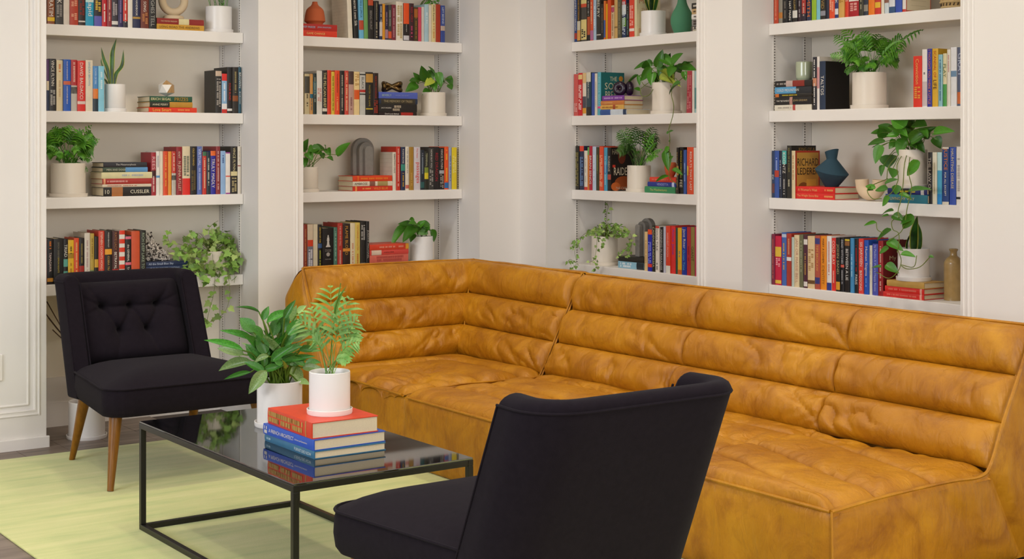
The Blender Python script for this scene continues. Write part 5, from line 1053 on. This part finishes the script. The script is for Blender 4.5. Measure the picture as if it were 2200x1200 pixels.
# --- green-vase bookcase
t, top, r, oo = potted('C', 1, **zc1, x0=1183, x1=1500, yt=145, yb=468, label='broad snake plant leaf in white pot beside the green vase', name='snake_plant')
q = P_('C', zc1, oo)
snake(t, top, [([q(1320,170), q(1315,60), q(1325,-60), q(1340,-160)], .028), ([q(1345,170), q(1370,70), q(1385,-20), q(1370,-120)], .02), ([q(1300,170), q(1260,60), q(1240,-20), q(1235,-100)], .014)])
t, top, r, oo = potted('C', 2, **zc2, x0=1325, x1=1690, yt=540, yb=945, label='full pothos with yellow-green leaves trailing one vine below its shelf', name='potted_pothos', m=POTW)
pothos(t, top, r, 'C', oo, ZL(zc2), [(1390,330,1460,95,100), (1500,270,1562,148,75), (1580,290,1718,138,115), (1440,190,1620,320,105), (1290,290,1075,348,90), (1240,340,1250,235,85), (1320,330,1170,510,90), (1330,390,1310,560,100), (1150,430,970,560,38), (1650,290,1690,400,105), (1700,310,1890,355,100), (1780,280,1852,250,55), (1440,370,1560,420,85,POTHOS_Y), (1420,480,1630,480,80,POTHOS_Y), (1690,535,1485,628,105,None,-.10), (1170,615,1090,600,45), (1150,430,1165,570,40), (1400,400,1380,520,90), (1560,420,1600,520,70,POTHOS_Y), (1740,380,1760,500,70), (1480,300,1400,430,110), (1600,320,1540,450,100), (1330,260,1220,300,80)],
  vines=[([(1560,540),(1580,640),(1575,690),(1605,820),(1590,960),(1545,1110),(1545,1160),(1555,1260),(1545,1360),(1552,1460),(1545,1660),(1560,1760),(1640,1830)], -.045), ([(1360,560),(1310,660),(1250,700),(1190,690),(1170,610)], -.04), ([(1320,590),(1230,560),(1190,510)], -.03), ([(1600,560),(1700,480),(1760,420)], .05)])
q = P_('C', zc3, -.05)
for (bx, by, tx, ty, wd) in ((1545,205,1600,180,45), (1540,205,1508,215,42), (1500,440,1538,705,125), (1545,395,1480,480,75), (1550,545,1600,510,48), (1590,680,1722,752,75), (1540,770,1355,842,55), (1545,330,1560,290,20)):
    leaf(t, q(bx, by), q(tx, ty), wd/6*7.4/F, 'heart', POTHOS, bend=0)
t, top, r, oo = potted('C', 3, **zc3, x0=1005, x1=1310, yt=645, yb=982, label='small feathery palm in white pot beside the muscular paperback cover', name='potted_palm', m=POTW)
t['label'] = 'small feathery palm in white pot between the black-covered book and short stack'
palm(t, top, r, .135, .22, 26, SHELF_Z[2]-TH, .045, .006, leaf_mat('#24480f', '#44701f', 30, .45), dz=.02)
q = P_('C', zc3, oo)
for (x, y) in ((870,200), (1460,430), (1400,520), (1370,220), (1390,340), (990,140), (1300,150)): frond(t, top, q(x, y, -.03), Vector((0, 0, .05)), 8, .035, .006)
t, top, r, oo = potted('C', 4, **zc4, x0=545, x1=885, yt=520, yb=892, label='variegated ivy in white pot beside grey arch, trailing towards the sofa', name='potted_ivy', m=POTW)
ivy(t, top, r, 'C', oo, ZL(zc4), (770, 450, 270, 95), [([(745,430),(740,320),(735,230),(760,150),(745,90)], .05, .016), ([(700,470),(520,460),(400,540),(340,600),(300,660)], -.02, .015), ([(420,530),(380,620),(400,700)], -.03, .018), ([(360,600),(330,720),(345,860),(270,820),(220,880)], -.08, .02), ([(345,860),(340,900),(260,950)], -.08, .016), ([(620,520),(610,640),(600,740),(570,830),(520,860)], -.06, .022), ([(590,810),(620,880),(590,965)], -.06, .014), ([(900,440),(1030,480),(1060,540),(1060,650),(1000,760),(900,790)], .02, .013), ([(1000,520),(1040,620),(960,700),(880,760)], .03, .013), ([(640,520),(700,620),(690,640)], -.06, .02)], 120, .026)
# --- blue-vase bookcase
t, top, r, oo = potted('D', 2, **zd1, x0=950, x1=1275, yt=690, yb=1040, label='dense parlour palm in white pot filling the second shelf', name='potted_palm', m=POTW)
palm(t, top, r, .15, .20, 40, SHELF_Z[1]-TH, .055, .008, dz=.01)
q = P_('D', zd1, oo)
for (x, y) in ((1640,285), (730,525), (1440,495), (850,260), (770,340), (1380,560), (870,700), (960,620), (1430,400)): frond(t, top, q(x, y, -.05), Vector((0, 0, .07)), 9, .045, .007)
t, top, r, oo = potted('D', 3, **zd2, x0=1400, x1=1668, yt=430, yb=800, label='large pothos cascading over two shelves beside the blue books', name='potted_pothos', z=ZD3b, m=POTW)
pothos(t, top, r, 'D', oo, ZL(zd2), [(1500,225,1500,18,92), (1450,195,1325,75,125), (1330,170,1470,245,105), (1330,235,1190,170,85), (1240,245,1110,232,65), (1400,265,1270,275,65), (1265,335,1055,345,58), (1250,300,1210,190,90), (1210,375,1130,388,36), (1225,365,1165,548,80), (1510,335,1715,168,100), (1550,150,1665,175,105), (1735,255,1930,225,80), (1740,290,1805,390,85), (1455,305,1375,455,105), (1540,330,1645,405,85), (1480,370,1570,390,80), (1300,460,1290,585,135), (1335,590,1340,685,85), (1245,560,1215,658,45), (1490,300,1420,190,110), (1600,230,1680,250,80), (1380,330,1300,380,80), (1640,300,1690,200,70)], spread=.06,
  vines=[([(1480,430),(1450,560),(1440,720),(1420,880),(1390,1000),(1400,1060)], -.10), ([(1510,430),(1490,620),(1520,780),(1480,960),(1460,1090)], -.10), ([(1440,440),(1380,560),(1390,700),(1330,820),(1270,860)], -.10), ([(1400,450),(1300,570),(1280,690)], -.09), ([(1290,690),(1100,780),(1140,880),(1230,880)], -.10)])
q = P_('D', zd2, -.08)
for (bx, by, tx, ty, wd) in ((1598,525,1465,665,120), (1260,745,1390,690,85), (1290,790,1160,800,80), (1170,785,1055,745,62), (1370,750,1370,845,105), (1490,820,1715,782,75), (1310,870,1230,955,100), (1400,840,1525,868,65), (1345,1000,1212,1012,58), (1300,1045,1225,1052,36), (1340,1040,1450,1095,95), (1420,1110,1530,1060,110), (1530,1035,1430,1180,110), (1180,1115,1050,1140,46), (1325,1185,1170,1290,80), (1290,1290,1440,1370,100), (1300,1360,1200,1410,75), (1420,1415,1560,1440,75), (1690,1435,1735,1450,40), (1275,1515,1395,1590,95), (1225,1545,1125,1545,62), (1090,800,1150,790,40)):
    leaf(t, q(bx, by), q(tx, ty), wd*.2227*6.1/F, 'heart', POTHOS, bend=R.randrange(2))
stems(t, [[q(1400,1060), q(1330,1100), q(1340,1180), q(1390,1210), q(1400,1280), q(1380,1400)], [q(1460,1090), q(1420,1200), q(1300,1290)], [q(1390,1380), q(1420,1480), q(1390,1580), q(1300,1650), q(1180,1590)], [q(1180,1110), q(1190,1180), q(1240,1210)], [q(1570,1430), q(1540,1540), q(1420,1520)], [q(1700,1440), q(1600,1540), q(1480,1560), q(1420,1530)]], .0018, VINE, 'vine')
t, top, r, oo = potted('D', 4, **zd3, x0=1390, x1=1690, yt=450, yb=760, label='dark paddle-leafed snake plant in white pot on a pile of red books', name='snake_plant', z=ZD4)
q = P_('D', zd3, oo)
snake(t, top, [([q(1540,470), q(1540,380), q(1545,250), q(1575,100)], .036), ([q(1500,470), q(1470,400), q(1500,300), q(1555,240)], .010), ([q(1580,470), q(1600,380), q(1600,270), q(1585,180)], .02)])
# ------------------------------------------------------------------ vases and ornaments
def lathe_thing(name, label, cat, bk, ox, oy, s, cx, z, prof_px, m, off=None, part='body', extra=None):
    """prof_px: (radius, height above base) in zoomed pixels"""
    b = BAYS[bk]; _, d = b.px(ox+cx*s, 0, .08); k = s*d/F; rm = max(p[0] for p in prof_px)*k
    oo = off if off is not None else rm+.01
    p, d = b.px(ox+cx*s, 0, oo); k = s*d/F
    t = thing(name, label, cat, b.w(b.t(p), oo, z+.0002))
    cur = catmull([(r_*k, 0, h*k) for r_, h in prof_px], 4)
    MB().lathe([(max(c.x, .0008), max(c.z, 0)) for c in cur], 40).obj(part, m, t, angle=35)
    return t, k, oo
t, k, oo = lathe_thing('ring_vase', 'beige stoneware ring vase standing on two lying books', 'vase', 'A', **z1, cx=1340, z=ZA1, prof_px=[(1,0),(100,0),(104,8),(100,26),(86,36),(60,42),(1,44)], m=mat('#cdb898', .8, .2, bump=.2, bscale=300), off=.07, part='foot')
m = MB(); m.tube([(115*k*math.cos(a*math.pi/24), 0, (36+150)*k+115*k*math.sin(a*math.pi/24)) for a in range(48)], 38*k, 16, closed=True); m.obj('ring', mat('#cdb898', .8, .2, bump=.2, bscale=300), t)
# faceted ornament
b = BAYS['A']; p, d = b.px(80+1272*.2182, 0, .06); k = .2182*d/F; rr_ = 88*k
t = thing('faceted_ornament', 'faceted ball, half white and half wood, on three lying books', 'ornament', (p.x, YS+.06, ZA2+.0004))
import bmesh
bm = bmesh.new(); bmesh.ops.create_icosphere(bm, subdivisions=1, radius=rr_)
vs = [v.co.copy() for v in bm.verts]; zm = min(v.z for v in vs)
axis = Vector((-.8, -.1, -.5)).normalized(); lo = MB(); hi = MB()
for f_ in bm.faces:
    c = f_.calc_center_median(); (lo if c.dot(axis) > .05*rr_ else hi).add([v.co+Vector((0, 0, rr_*.85)) for v in f_.verts], [(0, 1, 2)])
bm.free()
for mm in (lo, hi): mm.v = [(x, y, max(z, 0)) for x, y, z in mm.v]
lo.obj('white_facets', mat('#e9e4dc', .4), t, smooth=False); hi.obj('wood_facets', wood_mat('#a8804e', '#c8a474'), t, smooth=False)
# coral
b = BAYS['A']; p, d = b.px(80+1160*.2182, 0, .11); k = .2182*d/F
t = thing('coral_ornament', 'white branching coral piece with dark hollows on navy books', 'coral', (p.x, YS+.115, ZA4+.0003))
cm = MB(); rc = random.Random(3)
ico = bmesh.new(); bmesh.ops.create_icosphere(ico, subdivisions=1, radius=1); iv = [v.co.copy() for v in ico.verts]; if_ = [tuple(v.index for v in f_.verts) for f_ in ico.faces]; ico.free()
core = MB()
for i in range(520):
    x = rc.uniform(-92, 135); hmax = 285*max(0, 1-(x+92)/235)**1.1+25
    if abs(x+55) < 30: hmax = max(hmax, 270)
    z = rc.uniform(3, hmax); y = rc.uniform(-.032, .03)*(1-.5*z/300)
    sz = rc.uniform(.0035, .0062); ax = Vector((rc.uniform(-1, 1), rc.uniform(-1, 1), rc.uniform(-1, 1))).normalized(); st = rc.uniform(1.2, 2.4)
    (cm if rc.random() < .8 else core).add([Vector((x*k, y, max(z*k, .006)))+(v+ax*v.dot(ax)*(st-1))*sz for v in iv], if_)
cm.v = [(x, y, max(z, 0)) for x, y, z in cm.v]; core.v = [(x, y, max(z, 0)) for x, y, z in core.v]
cm.obj('branches', mat('#d8cfc6', .8), t); core.obj('lumps', mat('#4a423c', .9), t)  # dark solid lumps scattered at random among the pale ones
# terracotta vase
TERRA = mat('#c0623c', .75, .2, bump=.1, bscale=400)
lathe_thing('terracotta_vase', 'small terracotta vase with narrow neck on the red books', 'vase', 'B', **zb1, cx=308, z=ZB1, prof_px=[(1,0),(80,0),(92,6),(100,22),(121,40),(121,60),(112,120),(100,170),(80,196),(48,222),(34,245),(29,268),(26,266),(1,262)], m=TERRA)
def knot(t, pts, r, m, part='loop', closed=True):
    MB().tube(pts, r, 14, closed=closed).obj(part, m, t)
# bronze knot
b = BAYS['B']; p, d = b.px(620+1212*.1833, 0, .07); k = .1833*d/F
t = thing('knot_ornament', 'bronze knotted chain ornament on the blue book pile', 'ornament', (p.x, YS+.07, ZB2+.0003))
BR = mat('#6a5330', .28, .5, metal=.85)
pts = []
for i in range(96):
    a = i*math.pi/48; pts.append((132*k*math.cos(a), .020*math.cos(3*a), 60*k+40*k*math.sin(2*a)))
zmn = min(q_[2] for q_ in pts)-27*k
knot(t, [(x, y, z-zmn) for x, y, z in pts], 27*k, BR)
# grey arches
ARCH = mat('#84807a', .85, .2, var=.06, scale=60, bump=.2, bscale=250)
def arch(label, bk, ox, oy, s, x0, x1, h, z, off):
    b = BAYS[bk]; p, d = b.px(ox+(x0+x1)/2*s, 0, off); k = s*d/F; W = (x1-x0)*k*.90
    t = thing('arch_ornament', label, 'ornament', b.w(b.t(p), off, z+.0003), b.rz, 'grey nested arch ornaments')
    for nm, f_, y0, y1, in (('outer_arch', 1., .02, .05), ('middle_arch', .68, -.012, .02), ('inner_arch', .38, -.04, -.012)):
        r = W/2*f_; hh = h*k-(W/2)*(1-f_)*1.05; n = 20
        ring = [(-r, 0), (r, 0)]+[(r*math.cos(a*math.pi/n), hh-r+r*math.sin(a*math.pi/n)) for a in range(n+1)]
        m = MB(); q_ = len(ring); m.add([(x, y0, zz) for x, zz in ring]+[(x, y1, zz) for x, zz in ring], [tuple(range(q_)), tuple(range(q_, 2*q_))[::-1]]+[(i, q_+i, q_+(i+1) % q_, (i+1) % q_) for i in range(q_)])
        bevel(m.obj(nm, ARCH, t, angle=30), .003)
arch('stepped grey arch ornament standing on lying red books', 'B', **zb2, x0=745, x1=1060, h=437, z=ZB3, off=.10)
arch('stepped grey arch ornament half hidden behind ivy and upright books', 'C', **zc4, x0=1085, x1=1330, h=490, z=ZC4, off=.10)
# green vase
lathe_thing('green_vase', 'matte sage green vase with round belly and slim neck', 'vase', 'C', **zc1, cx=1712, z=SHELF_Z[1], prof_px=[(1,0),(88,0),(96,8),(128,80),(148,175),(132,265),(86,350),(62,410),(54,470),(56,530),(50,528),(1,520)], m=mat('#4f8a68', .7, .25), off=.12)
# purple knot
b = BAYS['C']; p, d = b.px(1180+965/6, 0, .08); k = d/F/6
t = thing('knot_ornament', 'glossy dark purple knot ornament of two fat loops', 'ornament', b.w(b.t(p), .085, ZC2+.0003), b.rz)
PU = mat('#2a1a2c', .25, .5)
for sx, tw in ((-1, .5), (1, -.5)):
    pts = []
    for i in range(40):
        a = i*math.pi/20; v = Vector((54*k*math.cos(a), 0, 50*k*math.sin(a))); v = Matrix.Rotation(tw, 3, 'Z') @ v
        pts.append(v+Vector((sx*62*k, sx*.012, (50+44)*k)))
    knot(t, pts, 44*k, PU)
# small terracotta bowl behind the trailing vine
lathe_thing('terracotta_bowl', 'small orange terracotta bowl behind the hanging vine', 'bowl', 'C', **zc3, cx=1565, z=ZC3, prof_px=[(1,0),(40,0),(44,10),(62,40),(76,90),(78,150),(66,185),(60,183),(66,150),(64,100),(50,50),(1,40)], m=TERRA, off=.09)
# basket
t, k, oo = lathe_thing('woven_basket', 'woven tan basket with dark bands at the end of the top shelf', 'basket', 'D', **zd1, cx=1935, z=SHELF_Z[1], prof_px=[(1,0),(112,0),(122,20),(132,60),(136,110),(128,160),(120,158),(124,110),(120,60),(1,40)], m=mat('#b89c6c', .85, .2, var=.25, scale=90, bump=.8, bscale=220))
DB = mat('#4a3a28', .85)
for i in range(22):
    a = i*2*math.pi/22; rr2 = 126*k
    MB().tube([(rr2*math.cos(a)*1.0, rr2*math.sin(a), 26*k), (rr2*1.03*math.cos(a+.08), rr2*1.03*math.sin(a+.08), 50*k)], .003, 5).obj('dark_strand', DB, t)
for zz, r2 in ((14, 122), (62, 135), (110, 138), (150, 132)): MB().tube([(r2*k*math.cos(a*math.pi/16), r2*k*math.sin(a*math.pi/16), zz*k) for a in range(32)], .0032, 6, closed=True).obj('rim_coil', mat('#c8ae7c', .85), t)
# candle
t, k, oo = lathe_thing('candle', 'pale green candle in glass jar on the black-spined pile', 'candle', 'D', **zd1, cx=484, z=ZD2, prof_px=[(1,0),(62,0),(72,8),(80,40),(81,165),(79,178),(74,176),(74,150),(1,148)], m=mat('#aeb79a', .12, .5, coat=.6), off=.07, part='jar')
MB().tube([(0, 0, 148*k), (0, 0, 166*k)], .001, 5).obj('wick', mat('#3a3430', .8), t)
# angular blue vase, lofted through tilted rings
b = BAYS['D']; p, d = b.px(1620+745*.2227, 0, .085); k = .2227*d/F
t = thing('angular_vase', 'angular dark blue vase with slanted shoulder and mouth', 'vase', b.w(b.t(p), .088, ZD3+.0003), b.rz)
VB = mat('#2c4654', .75, .25, bump=.08, bscale=400)
def ring(r, z, tilt, cx=0., n=40): return [(cx*k+r*k*math.cos(2*math.pi*i/n), r*k*math.sin(2*math.pi*i/n), z*k+tilt*r*k*math.cos(2*math.pi*i/n)) for i in range(n)]
rs = [ring(1, 0, 0), ring(62, 0, 0), ring(66, 3, 0), ring(160, 140, -.22), ring(161, 146, -.22), ring(52, 262, .0), ring(50, 270, .05), ring(66, 346, .30, 0), ring(60, 346, .30), ring(46, 280, .1), ring(1, 270, 0)]
m = MB(); n = 40; m.add([q_ for r_ in rs for q_ in r_], [(i*n+j, i*n+(j+1) % n, (i+1)*n+(j+1) % n, (i+1)*n+j) for i in range(len(rs)-1) for j in range(n)]); m.obj('body', VB, t, angle=25)
# U-shaped vase
b = BAYS['D']; p, d = b.px(1620+1125*.2227, 0, .075); k = .2227*d/F
t = thing('double_vase', 'cream U-shaped vase with two open mouths', 'vase', b.w(b.t(p), .075, SHELF_Z[3]+.0003), b.rz)
UM = mat('#dcc3a4', .7, .25)
pts = [(-108, 0, 205), (-106, 0, 170)]+[(-104*math.cos(a*math.pi/12), 0, 150-88*math.sin(a*math.pi/12)) for a in range(0, 13)]+[(106, 0, 170), (108, 0, 205)]
rad = [66, 65]+[64-4*math.sin(a*math.pi/12) for a in range(13)]+[65, 66]
m = MB(); m.tube([(x*k, y*k, z*k) for x, y, z in pts], [q_*k for q_ in rad], 22, cap=False); m.v = [(x, y, max(z, 0)) for x, y, z in m.v]; m.obj('tube', UM, t)
for sx in (-1, 1): MB().lathe([(.001, 0), (62*k, 0), (62*k, .002), (.001, .002)], 24, (sx*108*k, 0, 192*k)).obj('inner_well', mat('#a88f74', .8), t)
# stoneware bottle
lathe_thing('stoneware_bottle', 'glazed tan stoneware bottle with short neck on the fourth shelf', 'bottle', 'D', **zd3, cx=1925, z=SHELF_Z[4], prof_px=[(1,0),(84,0),(90,6),(91,120),(91,330),(86,372),(62,406),(38,424),(33,440),(33,465),(42,482),(42,490),(34,494),(1,480)], m=mat('#a88a56', .22, .5, var=.12, scale=30, coat=.4), off=.13)
CUR[0] = None
# ------------------------------------------------------------------ things on the coffee table
def table_book(color, w, h, dp, loc, rz, label, z, text, tcol, bands=(), cover=None, pagec=None, jacket=None):
    parts = make_book(w, h, dp, color, text, tcol, bands, True, cover)
    t = spawn(parts, (loc[0], loc[1], z+w/2), rz, 0, True, label, 'books piled on the coffee table')
    return t
# local frame: spine on -y side, top of the book towards -x; turned so that the spine faces the armchairs' left side (-x)
def tb(color, w, cx, cy, ln, wd, z, rz, label, text, tcol, bands=(), cover=None):
    # after lying, the book spans x -ln..0 and y 0..wd; rotate by rz then centre
    M = Matrix.Rotation(rz, 3, 'Z'); c = M @ Vector((-ln/2, wd/2, 0))
    return table_book(color, w, ln, wd, (cx-c.x, cy-c.y), rz, label, z, text, tcol, bands, cover)
rz = -math.pi/2
z = TZ
tb('#2f6a8c', .024, 2.268, 4.235, .352, .252, z, rz-.012, 'slim teal-blue art book at the bottom of the table pile', [('FURNITURE NOW',.62,.95,'#c8d8dc'),('~',.05,.12,'#a8c4d0')], None); z += .0243
floral = [('disc', .1+.13*i, .18+.13*i, .1+.2*((i*3) % 4), .2+.2*((i*3) % 4), ('#e8e4e0', '#c8423a')[i % 2]) for i in range(6)]
tb('#2a55b8', .034, 2.268, 4.24, .345, .256, z, rz+.01, 'bright blue architecture book in the middle of the table pile', [('~',.03,.08,W_),('A FRENCH ARCHITECT',.12,.62,W_),('At home and Somewhere',.64,.88,W_)], None, [], floral); z += .0343
tb('#d8401e', .05, 2.262, 4.238, .325, .232, z, rz-.03, 'thick orange-red cloth book on top of the table pile', [('~',.03,.8,'#c09a50'),('~a',.05,.75,'#b88a48')], None, [(.86,.88,'#b88a48')]); z += .0503
t = thing('potted_palm', 'slender young palm in small white pot on the orange-red book', 'potted plant', (2.268, 4.20, z), 0, GRP)
pot_parts(t, .0655, .135, POTM)
top = t.location+Vector((0, 0, .115))
def tpx(x, y, dd, z3=(420, 580, .3168)):
    r = ray(z3[0]+x*z3[2], z3[1]+y*z3[2]); return EYE+r*dd
D0 = top.x*SI+top.y*CO
for (x, y, dd, nl, ll, a) in ((915,95,.02,11,.052,.0), (1100,330,-.03,9,.045,.05), (690,340,-.02,9,.042,.06), (1115,485,-.05,7,.04,.06), (1050,180,.04,9,.045,.03), (800,470,-.05,7,.035,.05), (1040,630,-.06,7,.035,.07), (780,250,.03,8,.045,.04), (1080,400,.02,8,.042,.05), (830,390,.03,8,.04,.05), (1060,560,.03,7,.035,.06), (985,300,-.04,9,.042,.03)):
    frond(t, top+Vector((R.uniform(-.015, .015), R.uniform(-.015, .015), 0)), tpx(x, y, D0+dd), Vector((0, 0, a)), max(6, nl-3), ll*1.5, .0085, PALM_L, start=.42, curl=.12)
stems(t, [[top, tpx(930, 420, D0), tpx(985, 88, D0)]], .0018); leaf(t, tpx(950, 330, D0), tpx(986, 86, D0), .008, 'lance', PALM_L)
# Chinese evergreen
t = thing('potted_evergreen', 'bushy broad-leafed evergreen with pale-marked leaves in tall white pot', 'potted plant', (2.305, 4.63, TZ), 0, GRP)
pot_parts(t, .0775, .155, POTM)
top = t.location+Vector((0, 0, .13)); D1 = top.x*SI+top.y*CO
EV = [(500+R.uniform(-60, 120), 640+R.uniform(-60, 60), 560+R.uniform(-260, 260), 480+R.uniform(-170, 180), R.uniform(42, 68), R.choice((0, 0, 1))) for _ in range(34)]
EV += [(400,480,165,400,52), (330,545,52,465,50), (400,420,300,318,90), (455,340,497,238,50), (480,360,665,240,62), (440,290,278,220,22), (600,330,672,198,48), (560,430,640,280,75), (330,575,138,498,85,1), (390,620,108,652,72,1), (380,690,188,738,34), (440,610,345,490,95), (485,680,348,832,85,1), (560,580,725,508,70), (600,590,705,632,90), (640,640,735,785,92,1), (720,660,885,672,60,1), (640,480,805,408,80,1), (700,540,835,528,52), (660,360,682,236,56,1), (520,530,580,440,66), (450,480,385,345,85), (520,450,560,300,75), (590,510,700,360,80), (480,570,415,430,85), (690,750,775,772,52,1), (760,510,802,455,36,2), (570,650,530,560,60), (690,290,752,238,44,1), (540,410,600,250,66), (740,640,862,600,52), (610,560,650,420,80), (500,620,560,520,70), (430,540,330,430,70), (660,600,760,640,60), (540,690,560,600,60), (600,680,590,600,40,2), (620,440,720,320,70)]
for q_ in EV:
    dd = D1+R.uniform(-.10, .06); base = tpx(q_[0], q_[1], dd); tip = tpx(q_[2], q_[3], dd-R.uniform(-.02, .06))
    leaf(t, base, tip, q_[4]*.3168*D1/F*1.05, 'lance', (EVERG, EVERG_V, POTHOS_Y)[q_[5] if len(q_) > 5 else 0])
    a = top+Vector((R.uniform(-.03, .03), R.uniform(-.03, .03), 0)); stems(t, [[a, a.lerp(base, .6)+Vector((0, 0, .03)), base.lerp(tip, .05)]], .0028)
# ------------------------------------------------------------------ recessed ceiling lights; the mid-room ones are unseen, added as fill
EM = bpy.data.materials.new('lamp_glow'); EM.use_nodes = True
EM.node_tree.nodes['Principled BSDF'].inputs['Emission Color'].default_value = (1, .86, .68, 1); EM.node_tree.nodes['Principled BSDF'].inputs['Emission Strength'].default_value = 4
CLAB = ['beside the panelled wall', 'above the tufted armchair', 'above the sofa corner', 'above the middle of the long sofa', 'above the outer end of the long sofa', 'beyond the outer end of the sofa', 'added as fill beside the coffee table over bare floor', 'added as fill beside the armchair seen from behind', 'added as fill above the armchair seen from behind', 'added as fill near the wide window behind the camera', 'added as fill above the bare floor by the camera', 'added as fill near the side window', 'added as fill in the corner between both windows', 'added as fill above the coffee table']
for i, (x, y, mult, tint) in enumerate(DOWNLIGHTS):
    t = thing('ceiling_light', 'round recessed ceiling light '+CLAB[i], 'ceiling light', (x, y, CEIL-.0005), 0, 'recessed ceiling lights')
    MB().lathe([(.05, -.002), (.065, -.004), (.07, -.002), (.07, 0), (.05, 0)], 24).obj('rim', mat('#efece8', .4), t)
    MB().lathe([(.001, -.0015), (.049, -.0015), (.049, -.0005), (.001, -.0005)], 24).obj('lens', EM, t)
    l = bpy.data.lights.new('downlight', 'SPOT'); l.energy = DOWN_W*mult; l.color = tint; l.spot_size = math.radians(140); l.spot_blend = .7; l.shadow_soft_size = .09
    lo_ = bpy.data.objects.new('downlight', l); COL.objects.link(lo_); lo_.location = (x, y, CEIL-.02); lo_.parent = None
